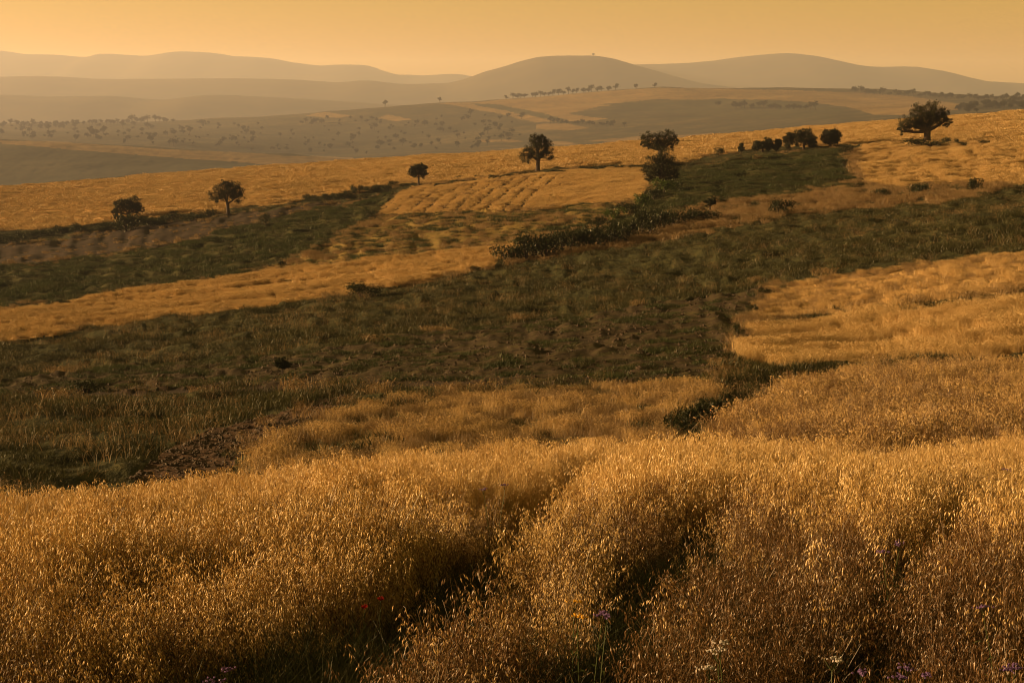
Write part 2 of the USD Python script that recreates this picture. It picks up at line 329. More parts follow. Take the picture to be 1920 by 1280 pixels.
FIELDS = [  # (name, material, label, category, outlines); later ones lie over earlier ones
    ('grass_slope', 'dark_grass_ground', 'dark olive grass slope across the middle of the hillside', 'grass slope', [[(-900, 200), (2900, 200), (2900, 1600), (-900, 1600)]]),
    ('back_wheat_field', 'straw_ground_far', 'long golden wheat field along the top of the hillside', 'wheat field',
     [[(-900, 100), (2900, 100), (2900, 268), (1920, 269), (1700, 270), (1580, 270), (1420, 283), (1330, 291), (1270, 303), (1200, 308), (1000, 322), (780, 345), (740, 351), (560, 377), (430, 394), (300, 409), (200, 421), (100, 429), (0, 434), (-900, 470)]]),
    ('fallow_field', 'brown_ground', 'smooth brown fallow field below the two left trees', 'fallow field',
     [[(-900, 520), (0, 458), (120, 449), (250, 427), (430, 403), (560, 388), (735, 366), (600, 392), (500, 414), (400, 437), (290, 467), (150, 485), (0, 502), (-900, 560)]]),
    ('olive_strip', 'green_ground', 'dark green weedy strip rising below the brown fallow field', 'grass strip',
     [[(-900, 560), (0, 502), (150, 485), (290, 467), (400, 437), (500, 414), (600, 392), (735, 366), (705, 402), (630, 438), (560, 478), (500, 500), (400, 521), (150, 562), (0, 577), (-900, 640)]]),
    ('terrace_wheat_field', 'straw_ground', 'lighter wheat field with tramlines between small square tree and twin tree', 'wheat field',
     [[(704, 404), (718, 386), (745, 366), (790, 348), (1000, 328), (1200, 313), (1214, 345), (1190, 372), (1120, 382), (1000, 392), (850, 398)]]),
    ('meadow', 'meadow_ground', 'green and gold sloping meadow below the tramline wheat field', 'meadow',
     [[(500, 505), (560, 480), (640, 436), (704, 407), (850, 400), (1000, 394), (1120, 384), (1200, 375), (1190, 395), (1110, 425), (1000, 448), (930, 468), (760, 482), (640, 496)]]),
    ('wheat_strip', 'straw_ground', 'narrow curving golden wheat strip on the left of the slope', 'wheat field',
     [[(-900, 680), (0, 583), (150, 564), (400, 523), (560, 502), (760, 484), (930, 464), (975, 462), (925, 496), (820, 524), (700, 545), (500, 577), (260, 607), (150, 622), (0, 640), (-900, 760)]]),
    ('green_plot', 'green_ground', 'green plot of low growth right of the twin tree', 'green plot',
     [[(1215, 352), (1275, 318), (1420, 297), (1560, 278), (1590, 290), (1600, 330), (1592, 345), (1450, 368), (1330, 386), (1250, 405), (1130, 440), (1100, 432), (1180, 395)]]),
    ('right_wheat_field', 'straw_ground', 'rough pale wheat field in front of the big spreading tree', 'wheat field',
     [[(1606, 276), (1760, 274), (1920, 272), (2900, 268), (2900, 350), (1920, 352), (1800, 348), (1690, 350), (1625, 344), (1608, 320)]]),
    ('scrub_band', 'scrub_ground', 'band of dry weeds and scrub between green plot and grass slope', 'scrub band',
     [[(1230, 428), (1330, 388), (1450, 370), (1592, 346), (1690, 350), (1800, 348), (1900, 352), (1800, 378), (1680, 388), (1500, 405), (1400, 425), (1250, 452), (1050, 482), (960, 496), (940, 488)],
      [(1570, 280), (1606, 276), (1615, 320), (1630, 348), (1590, 350), (1600, 330)]]),
    ('ploughed_field', 'ploughed_ground', 'dark ploughed field with green weeds across the middle', 'ploughed field',
     [[(-900, 760), (0, 715), (240, 688), (440, 672), (620, 655), (740, 634), (900, 616), (1100, 592), (1280, 562), (1436, 534), (1430, 552), (1395, 600), (1355, 680), (1330, 716), (1100, 716), (900, 716), (640, 718), (300, 732), (0, 742), (-900, 760)]]),
    ('stubble_field', 'straw_ground', 'tan wheat field on the right under the dark grass slope', 'wheat field',
     [[(1445, 540), (1600, 518), (1750, 496), (1920, 474), (2900, 343), (2900, 430), (1920, 544), (1800, 558), (1700, 571), (1560, 591), (1406, 608), (1425, 570)]]),
    ('striped_wheat_field', 'straw_ground', 'golden wheat field with long rows at the right edge', 'wheat field',
     [[(1402, 625), (1560, 606), (1700, 588), (1800, 577), (1920, 562), (2900, 455), (2900, 620), (1920, 668), (1700, 680), (1500, 688), (1400, 682), (1385, 660)]]),
    ('wheat_bank', 'straw_ground', 'bank of tall wheat on the right behind the foreground oats', 'wheat bank',
     [[(1335, 830), (1380, 800), (1435, 762), (1480, 736), (1560, 714), (1700, 702), (1920, 692), (2900, 660), (2900, 1600), (1335, 1600)]]),
    ('weedy_field', 'scrub_ground', 'rough gold and brown field of dry weeds behind the foreground crest', 'weedy field',
     [[(455, 1600), (470, 850), (560, 800), (690, 764), (860, 738), (1100, 728), (1330, 724), (1350, 738), (1290, 772), (1255, 812), (1255, 1600)]]),
    ('earth_track', 'earth_ground', 'dark brown strip of bare broken earth running up to the left slope', 'earth strip',
     [[(240, 900), (300, 850), (400, 805), (520, 770), (640, 742), (700, 738), (600, 775), (510, 820), (450, 860), (430, 900)]]),
    ('field_path', 'brown_ground', 'narrow brown path along the foot of the ploughed field', 'path',
     [[(-900, 762), (0, 744), (300, 733), (640, 719), (900, 717), (1330, 717), (1330, 723), (900, 724), (640, 727), (300, 740), (0, 751), (-900, 770)]]),
]


def grid_mesh(js, is_, keep=None):
    """Part of the land grid as a mesh; keep is a mask of its cells."""
    A, Y = np.meshgrid(AG[is_], YG[js], indexing='ij')
    Z = ZG[np.ix_(is_, js)]
    V = np.stack([A * Y, Y, Z], -1)
    n, m = A.shape
    idx = np.arange(n * m).reshape(n, m)
    q = np.stack([idx[:-1, :-1], idx[1:, :-1], idx[1:, 1:], idx[:-1, 1:]], -1)
    q = q.reshape(-1, 4) if keep is None else q[keep]
    F = np.vstack([q[:, [0, 1, 2]], q[:, [0, 2, 3]]])
    return V.reshape(-1, 3), F


def compact(V, F):
    use = np.unique(F)
    re = np.zeros(len(V), int); re[use] = np.arange(len(use))
    return V[use], re[F]


def classify(A, Y, T, fields, jitter):
    u, v = to_pix(A, T)
    q = np.stack([A * Y, Y, 0 * Y], -1)
    u = u + jitter * 2.5 * (fbm(q / (0.02 * Y[..., None] + 0.3), 3, 3) - 0.5)
    v = v + jitter * (fbm(q / (0.02 * Y[..., None] + 0.3), 3, 4) - 0.5)
    cls = np.zeros(A.shape, int)
    for k, f in enumerate(fields):
        for pts in f[4]:
            cls[shapely.contains_xy(Polygon(pts).buffer(0), u, v)] = k
    return cls


# relief of the crops and the soil, on the grid itself
jm = np.nonzero((YG > 26.0) & (YG < 570.0))[0]
im = np.arange(len(AG))
Am, Ym = np.meshgrid(AG, YG[jm], indexing='ij')
CLS = classify(Am, Ym, TG[:, jm], FIELDS, 13.0)
NAMES = [f[0] for f in FIELDS]
qx = Am * Ym
for nm, amp, sx, sy, seed in (('back_wheat_field', 0.8, 60.0, 3.0, 31), ('terrace_wheat_field', 0.12, 4.0, 5.0, 32), ('wheat_strip', 0.5, 8.0, 3.0, 33), ('right_wheat_field', 0.35, 4.0, 5.0, 34),
                              ('olive_strip', 0.8, 3.0, 4.0, 35), ('meadow', 0.6, 7.0, 5.0, 36), ('grass_slope', 1.0, 5.0, 2.6, 37), ('ploughed_field', 0.40, 9.0, 0.9, 38),
                              ('scrub_band', 0.5, 2.0, 3.0, 39), ('earth_track', 0.22, 0.5, 0.5, 40), ('green_plot', 0.5, 6.0, 4.0, 41), ('fallow_field', 0.3, 9.0, 2.0, 43), ('weedy_field', 0.3, 1.5, 1.5, 42)):
    msk = CLS == NAMES.index(nm)
    if nm in ('olive_strip', 'grass_slope', 'scrub_band', 'green_plot', 'meadow', 'ploughed_field', 'right_wheat_field', 'fallow_field'):
        ZG[:, jm] += np.where(msk, np.clip(Ym / 250, 0.15, 0.8) * (fbm(np.stack([qx / (0.006 * Ym + 0.3), Ym / (0.010 * Ym + 0.5), 0 * Ym], -1), 2, seed + 50) - 0.5), 0)
    ZG[:, jm] += np.where(msk, amp * (fbm(np.stack([qx / sx, Ym / sy, 0 * Ym], -1), 4, seed) - 0.5), 0)
TG = ZG / yy
HEIGHT = RegularGridInterpolator((AG, np.log(YG)), ZG, bounds_error=False, fill_value=None)



def furrows(lines, width, gx, gy):
    """1 where (gx, gy) lies within width of the land lines under the photograph's polylines, falling to 0 beside them."""
    w = np.zeros(gx.shape)
    for ln in lines:
        q = np.array([ground_at(u, v)[:2] for u, v in ln])
        for p0, p1 in zip(q[:-1], q[1:]):
            e = p1 - p0
            s_ = np.clip(((gx - p0[0]) * e[0] + (gy - p0[1]) * e[1]) / (e @ e + 1e-9), 0, 1)
            w = np.maximum(w, np.clip(1.6 - np.hypot(gx - p0[0] - s_ * e[0], gy - p0[1] - s_ * e[1]) / width, 0, 1))
    return w


TRAMS = [[(x0, 352 - 0.09 * (x0 - 780)), (x0 - 45, 372 - 0.05 * (x0 - 780)), (x0 - 85, 400)] for x0 in range(788, 1070, 29)] + [[(905, 392), (1000, 374), (1090, 364), (1180, 352)], [(980, 357), (1080, 347), (1200, 337)]]
TW = furrows(TRAMS, 0.36, qx, Ym) * (CLS == NAMES.index('terrace_wheat_field'))
ZG[:, jm] -= 0.05 * TW
HEIGHT = RegularGridInterpolator((AG, np.log(YG)), ZG, bounds_error=False, fill_value=None)
rl = np.random.default_rng(55)


def streaks(top, low, n, full=0.75, wob=2.0):
    """Lines running between two edge lines of a field, broken here and there, as drill rows and wind lanes lie."""
    out = []
    us = np.linspace(max(top[0][0], low[0][0]), min(top[-1][0], low[-1][0]), 24)
    a, b = np.interp(us, *zip(*top)), np.interp(us, *zip(*low))
    for k in range(n):
        f = (k + 0.5 + 0.5 * (rl.random() - 0.5)) / n
        ln = np.stack([us, a + (b - a) * f + wob * np.sin(us / (60 + 60 * rl.random()) + 6 * rl.random())], 1)
        i0 = int(24 * (1 - full) * rl.random() * 2)
        i1 = i0 + int(24 * full * (0.4 + 0.6 * rl.random()))
        if i1 - i0 > 2:
            out.append([tuple(q) for q in ln[i0:min(i1, 24)]])
    return out


ROWS = {
    'striped_wheat_field': (streaks([(1405, 636), (1560, 618), (1700, 601), (1920, 576), (2100, 556)], [(1400, 684), (1560, 686), (1700, 680), (1920, 668), (2100, 658)], 8, 0.95, 1.0), 0.42),
    'stubble_field': (streaks([(1440, 543), (1600, 521), (1750, 499), (1920, 477), (2100, 453)], [(1412, 603), (1560, 587), (1700, 567), (1920, 543), (2100, 520)], 7, 0.95, 1.0), 0.42),
    'wheat_strip': (streaks([(-160, 612), (0, 587), (150, 568), (400, 528), (560, 507), (760, 489), (930, 470)], [(-160, 665), (0, 636), (260, 603), (500, 573), (700, 541), (925, 494)], 11, 0.45, 2.0), 0.40),
    'right_wheat_field': (streaks([(1610, 280), (1920, 277), (2150, 274)], [(1610, 344), (1920, 348), (2150, 346)], 12, 0.35, 3.0), 0.5),
    'back_wheat_field': (streaks([(-160, 362), (0, 352), (320, 330), (640, 307), (960, 288), (1280, 264), (1600, 239), (1920, 213), (2100, 200)], [(-160, 438), (0, 428), (200, 414), (430, 388), (740, 346), (1000, 318), (1270, 298), (1580, 268), (1920, 266), (2100, 264)], 26, 0.28, 2.0), 0.9),
}
ROW_W = {}
for nm, (lines, wd) in ROWS.items():
    w_ = furrows(lines, wd, qx, Ym) * (CLS == NAMES.index(nm))
    ROW_W[nm] = w_[:-1, :-1]
    ZG[:, jm] -= (0.20 if wd < 0.6 else 0.25) * w_
HEIGHT = RegularGridInterpolator((AG, np.log(YG)), ZG, bounds_error=False, fill_value=None)
FIELDS.append(('painted_shade_tracks', 'brown_ground', 'wheel tracks through the tramline wheat field, brown also painting their relief shadow', 'wheel tracks', []))
NAMES.append('painted_shade_tracks')
CLS[TW > 0.8] = len(FIELDS) - 1  # brown soil here also paints the shadow lines of the tramline relief
cell = CLS[:-1, :-1]
FIELD_CELLS = {}
for k, f in enumerate(FIELDS):
    keep = cell == k
    if keep.sum() < 4:
        continue
    V, F = compact(*grid_mesh(jm, im, keep))
    struct(f[0], (V, F), M[f[1]], f[2], f[3])
    FIELD_CELLS[f[0]] = keep

# foreground ground under the oats, and the valley beyond the hillside
jf = np.nonzero(YG < YG[jm[0]] + 1e-6)[0]
jf = np.unique(np.concatenate([jf[::3], [jm[0]]]))
struct('oat_field_ground', grid_mesh(jf, np.unique(np.concatenate([im[::3], [im[-1]]]))), M['soil'], 'dark soil under the tall oats of the foreground field', 'field ground')

VALLEY = [
    ('valley', 'far_scrub', 'hazy scrub covered hillside and valley beyond the golden crest', 'valley', [[(-900, -400), (2900, -400), (2900, 1600), (-900, 1600)]]),
    ('valley_field', 'far_straw', 'tan harvested field on the low ridge at the left of the valley', 'field',
     [[(0, 264), (100, 266), (250, 276), (400, 284), (560, 293), (660, 297), (640, 310), (520, 312), (380, 300), (240, 290), (100, 279), (0, 270)],
      [(-900, 258), (0, 262), (0, 268), (-900, 266)]]),
    ('lower_slope', 'far_dark', 'dark slope below the tan field in the valley', 'slope',
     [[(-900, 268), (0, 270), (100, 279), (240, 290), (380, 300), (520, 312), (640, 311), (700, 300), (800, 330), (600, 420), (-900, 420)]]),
    ('far_wheat_field', 'far_straw', 'faded wheat fields over the far hillside under the round hill', 'field',
     [[(820, 196), (960, 186), (1110, 172), (1290, 164), (1440, 168), (1600, 173), (1700, 180), (1800, 196), (1790, 206), (1700, 216), (1640, 216), (1590, 200), (1520, 192), (1400, 186), (1250, 190), (1120, 200), (1060, 214), (1140, 224), (1000, 232), (930, 214), (870, 202)],
      [(570, 219), (610, 212), (660, 219), (620, 223)], [(705, 222), (722, 215), (775, 226), (740, 228)],
      [(1000, 236), (1060, 232), (1100, 240), (1060, 246), (1000, 244)],
      [(1090, 264), (1200, 257), (1330, 250), (1340, 256), (1250, 262), (1160, 268)], [(1000, 268), (1060, 266), (1080, 272), (1010, 274)],
      [(890, 262), (960, 263), (980, 267), (900, 267)]]),
    ('dark_slope', 'far_dark', 'darker fallow stripe crossing the faded wheat fields of the far hillside', 'slope',
     [[(880, 193), (930, 197), (1010, 214), (1060, 226), (1030, 228), (960, 212), (900, 200)], [(1120, 196), (1250, 188), (1360, 186), (1500, 191), (1585, 204), (1560, 222), (1400, 222), (1250, 212), (1180, 204)]]),
]
jv = np.nonzero(YG > YG[jm[-1]] - 1e-6)[0]
Av, Yv = np.meshgrid(AG, YG[jv], indexing='ij')
CV = classify(Av, Yv, TG[:, jv], VALLEY, 5.0)[:-1, :-1]
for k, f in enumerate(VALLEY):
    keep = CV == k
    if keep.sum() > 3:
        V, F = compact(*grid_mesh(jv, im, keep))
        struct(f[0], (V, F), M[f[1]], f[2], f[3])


# ------------------------------------------------------------------ hills beyond, and the plain they stand on
def hill(name, label, y, crest, depth, base=-230.0, seed=1, amp=0.06, wmin=None, cat='hills'):
    us, vs = zip(*crest)
    a, t = pix(us, vs)
    lo, hi = (a[0] - 0.25, a[-1] + 0.25)
    al = np.linspace(lo, hi, 420)
    zc = PchipInterpolator(np.concatenate([[lo], a, [hi]]), np.concatenate([[t[0] * y - 57], t * y, [t[-1] * y - 57]]))(al)
    s = np.concatenate([np.linspace(-1, 0, 56), np.linspace(0, 1, 30)[1:]])
    S, Al = np.meshgrid(s, al)
    prof = np.where(S < 0, 0.5 + 0.5 * np.cos(np.pi * np.abs(S) ** 1.25), 0.5 + 0.5 * np.cos(np.pi * S))
    Y = y + S * depth
    X = Al * y * (1 + 0 * S)
    n = fbm(np.stack([X / (0.11 * y), Y / (0.07 * y), 0 * X], -1), 5, seed) - 0.5
    Z = base + (zc[:, None] - base) * prof + n * amp * (zc[:, None] - base) * np.clip(4 * np.abs(S), 0, 1) * 2
    Z = Z + (fbm(np.stack([X / (0.006 * y), Y / (0.006 * y), 0 * X], -1), 3, seed + 7) - 0.5) * 0.0006 * y
    m = len(s)
    idx = np.arange(len(al) * m).reshape(len(al), m)
    q = np.stack([idx[:-1, :-1], idx[1:, :-1], idx[1:, 1:], idx[:-1, 1:]], -1).reshape(-1, 4)
    return struct(name, (np.stack([X, Y, Z], -1).reshape(-1, 3), np.vstack([q[:, [0, 1, 2]], q[:, [0, 2, 3]]])), M['hill_ground'], label, cat)


hill('low_hills', 'lowest of the faded ridges, seen on the left above the scrub hillside', 9310.0,
     [(-300, 182), (0, 178), (100, 181), (200, 180), (300, 187), (400, 178), (520, 183), (640, 190), (800, 200), (960, 206), (1300, 214), (1920, 220), (2200, 222)], 1710.0, seed=11)
hill('round_hill', 'rounded hill in the middle with its long faded ridge running left', 12540.0,
     [(-300, 146), (0, 145), (100, 144), (200, 149), (400, 148), (550, 150), (640, 155), (690, 152), (760, 158), (840, 156), (875, 148), (905, 137), (950, 124), (990, 112), (1020, 107), (1060, 106), (1110, 107), (1150, 114),
      (1200, 128), (1250, 142), (1290, 153), (1330, 160), (1400, 168), (1600, 178), (1920, 186), (2200, 190)], 2850.0, seed=12)
hill('far_mountains', 'farthest pale mountain range along the left sky', 18620.0,
     [(-400, 80), (-200, 86), (0, 95), (60, 103), (110, 104), (180, 109), (210, 103), (240, 104), (290, 106), (350, 98), (400, 100), (440, 106), (500, 109), (560, 119), (610, 124), (650, 122), (690, 124), (720, 134), (750, 141), (800, 142), (850, 140), (900, 146), (1000, 160), (1200, 175), (1500, 185), (1920, 190)], 3800.0, seed=13)
hill('right_mountain', 'broad pale mountain filling the skyline on the right', 16340.0,
     [(900, 170), (1050, 150), (1150, 130), (1190, 122), (1240, 121), (1320, 116), (1400, 106), (1470, 101), (1510, 104), (1560, 114), (1610, 124), (1650, 126), (1690, 125), (1740, 132), (1780, 142), (1820, 151), (1870, 155), (1920, 157), (2050, 158), (2250, 150)], 3420.0, seed=14)
B = -320.0
struct('plain', (np.array([[-20000, -6000, B], [20000, -6000, B], [20000, 26000, B], [-20000, 26000, B]], float), np.array([[0, 1, 2], [0, 2, 3]])), M['hill_ground'], 'flat land far below at the foot of the hills', 'ground')

# the air: one closed box of even haze
hx, hy0, hy1, hz0, hz1 = 20100.0, -6100.0, 26100.0, B - 1.0, 560.0
hv = np.array([[x, y, z] for z in (hz0, hz1) for y in (hy0, hy1) for x in (-hx, hx)])
hf = np.array([[0, 2, 1], [1, 2, 3], [4, 5, 6], [5, 7, 6], [0, 1, 4], [1, 5, 4], [2, 6, 3], [3, 6, 7], [0, 4, 2], [2, 4, 6], [1, 3, 5], [3, 7, 5]])
haze_mat = usdkit.material(stage, '/World/Looks/haze_air', {'v': ('principled_volume', {'color': (0.53, 0.59, 0.82), 'density': 0.76e-4, 'anisotropy': 0.35, 'absorption_color': (0.8, 0.8, 0.8)})}, volume='v.volume')
tag(mesh_at('/World/haze', (hv, hf), haze_mat), 'pale warm haze filling the air over the valley', 'haze', kind='stuff')


# ------------------------------------------------------------------ plants: prototypes for the crops and grasses
def stalk_curves(rng, n, h, radius, lean, nod, S=5):
    """n stalk centre lines standing within the radius: (n,S,3)."""
    r, th = radius * np.sqrt(rng.random(n)), rng.random(n) * 2 * np.pi
    base = np.stack([r * np.cos(th), r * np.sin(th), np.full(n, -0.05)], 1)
    H = h * (0.75 + 0.4 * rng.random(n))
    ph = rng.random(n) * 2 * np.pi
    d = np.stack([np.cos(ph), np.sin(ph), 0 * ph], 1)
    L, Nn = lean * rng.random(n), nod * (0.4 + 0.8 * rng.random(n))
    s = np.linspace(0, 1, S)
    P = base[:, None] + d[:, None] * (H[:, None] * (L[:, None] * s + Nn[:, None] * s ** 3))[..., None]
    P[..., 2] += H[:, None] * (s - 0.35 * Nn[:, None] * s ** 4)
    return P, d, H


def oat_tuft(rng, n=5, h=0.85, seeds=13, radius=0.12, big=1.0):
    """Ripe oats: thin bent stems with dry leaves and open drooping heads of hanging seeds."""
    P, d, H = stalk_curves(rng, n, h, radius, 0.16, 0.16, 6)
    out, heads = [tubes(P, np.linspace(0.0024, 0.0011, 6)[None].repeat(n, 0), 3)], []
    m = seeds
    sp = 0.70 + 0.31 * rng.random((n, m))
    k = np.clip(sp * 5, 0, 4.999).astype(int); fr = np.clip(sp * 5 - k, 0, 1.2)
    i = np.arange(n)[:, None]
    A = P[i, k] + (P[i, k + 1] - P[i, k]) * fr[..., None]
    ph = rng.random((n, m)) * 2 * np.pi
    out_d = np.stack([np.cos(ph), np.sin(ph), 0 * ph], -1)
    reach = (0.02 + 0.055 * rng.random((n, m))) * (1.35 - sp * 0.6)
    tip = A + out_d * reach[..., None] + np.stack([0 * ph, 0 * ph, reach * (0.5 - 1.1 * rng.random((n, m)))], -1)
    ped = np.stack([A, (A + tip) / 2 + [0, 0, 0.010], tip], 2).reshape(-1, 3, 3)
    sd = rng.normal(size=(len(ped), 3)); sd /= np.linalg.norm(sd, axis=1, keepdims=True)
    out.append(ribbons(ped, np.full((len(ped), 3), 0.0016), sd))
    D = (out_d * (0.15 + 0.5 * rng.random((n, m, 1))) + [0, 0, -0.9]).reshape(-1, 3)
    heads.append(spindles(tip.reshape(-1, 3), D, big * (0.025 + 0.014 * rng.random(n * m)), big * (0.0065 + 0.0045 * rng.random(n * m)), 4))
    nl = n * 2
    j = rng.integers(0, n, nl); kk = rng.integers(1, 4, nl)
    b = P[j, kk]
    ph = rng.random(nl) * 2 * np.pi
    ld = np.stack([np.cos(ph), np.sin(ph), 0 * ph], 1)
    s = np.linspace(0, 1, 4)
    Ln = 0.12 + 0.16 * rng.random(nl)
    Q = b[:, None] + ld[:, None] * (Ln[:, None] * s * 0.75)[..., None]
    Q[..., 2] += Ln[:, None] * (0.65 * s - (0.7 + 0.9 * rng.random(nl))[:, None] * s ** 2)
    W = 0.007 * np.array([0.8, 1, 0.8, 0.1])[None].repeat(nl, 0)
    out.append(ribbons(Q, W, np.cross(ld, [0, 0, 1.0])))
    return join(out), join(heads)


def blade_patch(rng, n, h, radius, width, lean=0.35, nod=0.3, S=4, head=0.0, head_w=0.0):
    """A patch of blades; head: the last part of each carries a wider ear."""
    P, d, H = stalk_curves(rng, n, h, radius, lean, nod, S)
    ph = rng.random(n) * 2 * np.pi
    side = np.stack([np.cos(ph), np.sin(ph), 0 * ph], 1)
    W = width * np.linspace(1, 0.45 if head else 0.08, S)[None].repeat(n, 0) * (0.6 + 0.8 * rng.random((n, 1)))
    out = [ribbons(P, W, side)]
    if head:
        top = P[:, -1]
        D = d * (0.5 + 0.7 * rng.random((n, 1))) + np.array([0, 0, 1.0]) * (rng.random((n, 1)) * 1.5 - 0.9)
        out.append(spindles(top, D, head * (0.6 + 0.8 * rng.random(n)), np.full(n, head_w), 3))
    return join(out)


def clod(rng):
    import trimesh
    m = trimesh.creation.icosphere(1, 0.12)
    v = np.array(m.vertices) * (1 + 0.9 * (rng.random((len(m.vertices), 1)) - 0.5)) * [1.0, 0.8, 0.65]
    return v, np.array(m.faces)


def scatter(name, protos, pts, scale, rng, label, cat, tilt=0.06, sel=None, yaw=None):
    """One mass of growth: a PointInstancer of the prototypes [(mesh, material)] at the points."""
    path = free_name(name)
    pi = UsdGeom.PointInstancer.Define(stage, path)
    rel = []
    for k, (vf, mat) in enumerate(protos):
        p = f'{path}/tuft' + (f'_{k:03d}' if k else '')
        if isinstance(mat, tuple):                                 # stems and seed heads, each with its own material
            UsdGeom.Xform.Define(stage, p)
            mesh_at(p + '/stems', vf[0], mat[0])
            mesh_at(p + '/heads', vf[1], mat[1])
        else:
            mesh_at(p, vf, mat)
        rel.append(Sdf.Path(p))
    pi.CreatePrototypesRel().SetTargets(rel)
    n = len(pts)
    pi.CreatePositionsAttr(Vt.Vec3fArray.FromNumpy(np.asarray(pts, np.float32)))
    pi.CreateProtoIndicesAttr(Vt.IntArray.FromNumpy((rng.integers(0, len(protos), n) if sel is None else sel).astype(np.int32)))
    th = rng.random(n) * 2 * np.pi if yaw is None else yaw
    tx, ty = rng.normal(size=n) * tilt, rng.normal(size=n) * tilt
    c, s_ = np.cos(th / 2), np.sin(th / 2)
    q = np.stack([tx / 2 * c + ty / 2 * s_, ty / 2 * c - tx / 2 * s_, s_, c], 1)      # x, y, z, w: yaw, then a little tilt
    q /= np.linalg.norm(q, axis=1, keepdims=True)
    pi.CreateOrientationsAttr(Vt.QuathArray([Gf.Quath(float(w), float(a), float(b), float(d)) for a, b, d, w in q]))
    sc = np.asarray(scale, float)
    sc = np.repeat(np.broadcast_to(sc, (n,))[:, None], 3, 1) if sc.ndim < 2 else sc
    pi.CreateScalesAttr(Vt.Vec3fArray.FromNumpy(sc.astype(np.float32)))
    return tag(pi, label, cat, kind='stuff')


# cells of the middle distance, for scattering
cY = YG[jm][:-1][None, :].repeat(len(AG) - 1, 0)
cA = AG[:-1][:, None].repeat(len(jm) - 1, 1)
cArea = (cY * (AG[1] - AG[0])) * (YG[jm][1:] - YG[jm][:-1])[None, :]
dAl, dLy = AG[1] - AG[0], math.log(YG[1] / YG[0])
IN_VIEW = np.abs(cA) < 0.375
# how much of each cell the photograph's viewpoint could see, a step to the side included: growth below a crest by more than a metre is left thin
TM = TG[:, jm]
SEEN = (TM * YG[jm] + 1.4) / YG[jm] >= np.maximum.accumulate(TM, axis=1) - 0.004
SEEN = SEEN[:-1, :-1]


def sample(fields, spacing, rng, weight=None, near_y=None, grow=0.0):
    """Points on the named fields, on average one per spacing**2 square metres; spacing may depend on the distance."""
    mask = np.zeros(cell.shape, bool)
    for f in fields:
        mask |= FIELD_CELLS[f]
    mask &= IN_VIEW & SEEN
    lam = np.where(mask, cArea / (spacing * (1 + grow * cY)) ** 2, 0)
    if weight is not None:
        lam = lam * weight
    k = rng.poisson(lam)
    i, j = np.nonzero(k)
    i, j = np.repeat(i, k[i, j]), np.repeat(j, k[i, j])
    a = AG[i] + rng.random(len(i)) * dAl
    y = YG[jm][j] * np.exp(rng.random(len(i)) * dLy)
    return np.stack([a * y, y, ground_z(a * y, y)], 1)


rng = np.random.default_rng(7)
mx, my = cA * cY, cY


def blotch(sx, sy, seed, lo=0.35, hi=0.65):
    return np.clip((fbm(np.stack([mx / sx, my / sy, 0 * mx], -1), 4, seed) - lo) / (hi - lo), 0, 1)


# wheat: near fields with single ears, far ones with coarser patches
wheat_near = [(blade_patch(rng, 150, 0.62, 0.75, 0.012, 0.25, 0.25, 4, 0.09, 0.030), M['wheat']) for _ in range(5)]
wheat_mid = [(blade_patch(rng, 62, 0.62, 0.55, 0.03, 0.3, 0.3, 4, 0.13, 0.06), M['wheat']) for _ in range(5)]
wheat_far = [(blade_patch(rng, 130, 0.34, 2.2, 0.10, 0.9, 0.6, 3, 0.3, 0.16), M['wheat']) for _ in range(5)]
weed_near = [(blade_patch(rng, 80, 0.55, 0.6, 0.012, 0.4, 0.3, 4, 0.07, 0.028), M['weed']) for _ in range(4)]
weed_mid = [(blade_patch(rng, 90, 0.6, 0.9, 0.03, 0.45, 0.4, 4, 0.11, 0.06), M['weed']) for _ in range(4)]
weed_thin = [(blade_patch(rng, 14, 0.62, 0.7, 0.010, 0.4, 0.3, 4, 0.08, 0.03), M['weed']) for _ in range(5)]
grass_near = [(blade_patch(rng, 150, 0.28, 0.6, 0.016, 0.6, 0.5, 4), M['grass']) for _ in range(4)]
grass_mid = [(blade_patch(rng, 150, 0.30, 1.1, 0.04, 0.6, 0.5, 4), M['grass']) for _ in range(4)]
green_mid = [(blade_patch(rng, 150, 0.40, 1.1, 0.045, 0.6, 0.5, 4), M['green']) for _ in range(4)]
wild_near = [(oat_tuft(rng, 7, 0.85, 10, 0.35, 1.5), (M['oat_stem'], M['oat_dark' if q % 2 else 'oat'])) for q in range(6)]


def size_of(pts, sx, sy, seed, lo=0.55, hi=1.15):
    n = fbm(np.stack([pts[:, 0] / sx, pts[:, 1] / sy, 0 * pts[:, 0]], -1), 3, seed)
    return lo + (hi - lo) * np.clip((n - 0.3) / 0.4, 0, 1)


p = sample(['wheat_bank'], 0.30, rng, grow=0.012)
scatter('bank_oats', wild_near, p, size_of(p, 1.6, 1.2, 51, 0.72, 1.1), rng, 'tall ripe oats growing over the bank on the right', 'oat crop', 0.08)
p = sample(['wheat_bank'], 0.62, rng)
scatter('bank_wheat', weed_near + wheat_near[:1], p, size_of(p, 1.6, 1.2, 51, 0.7, 1.1), rng, 'dense straw filling the bank between the tall oats', 'wheat crop', 0.06)

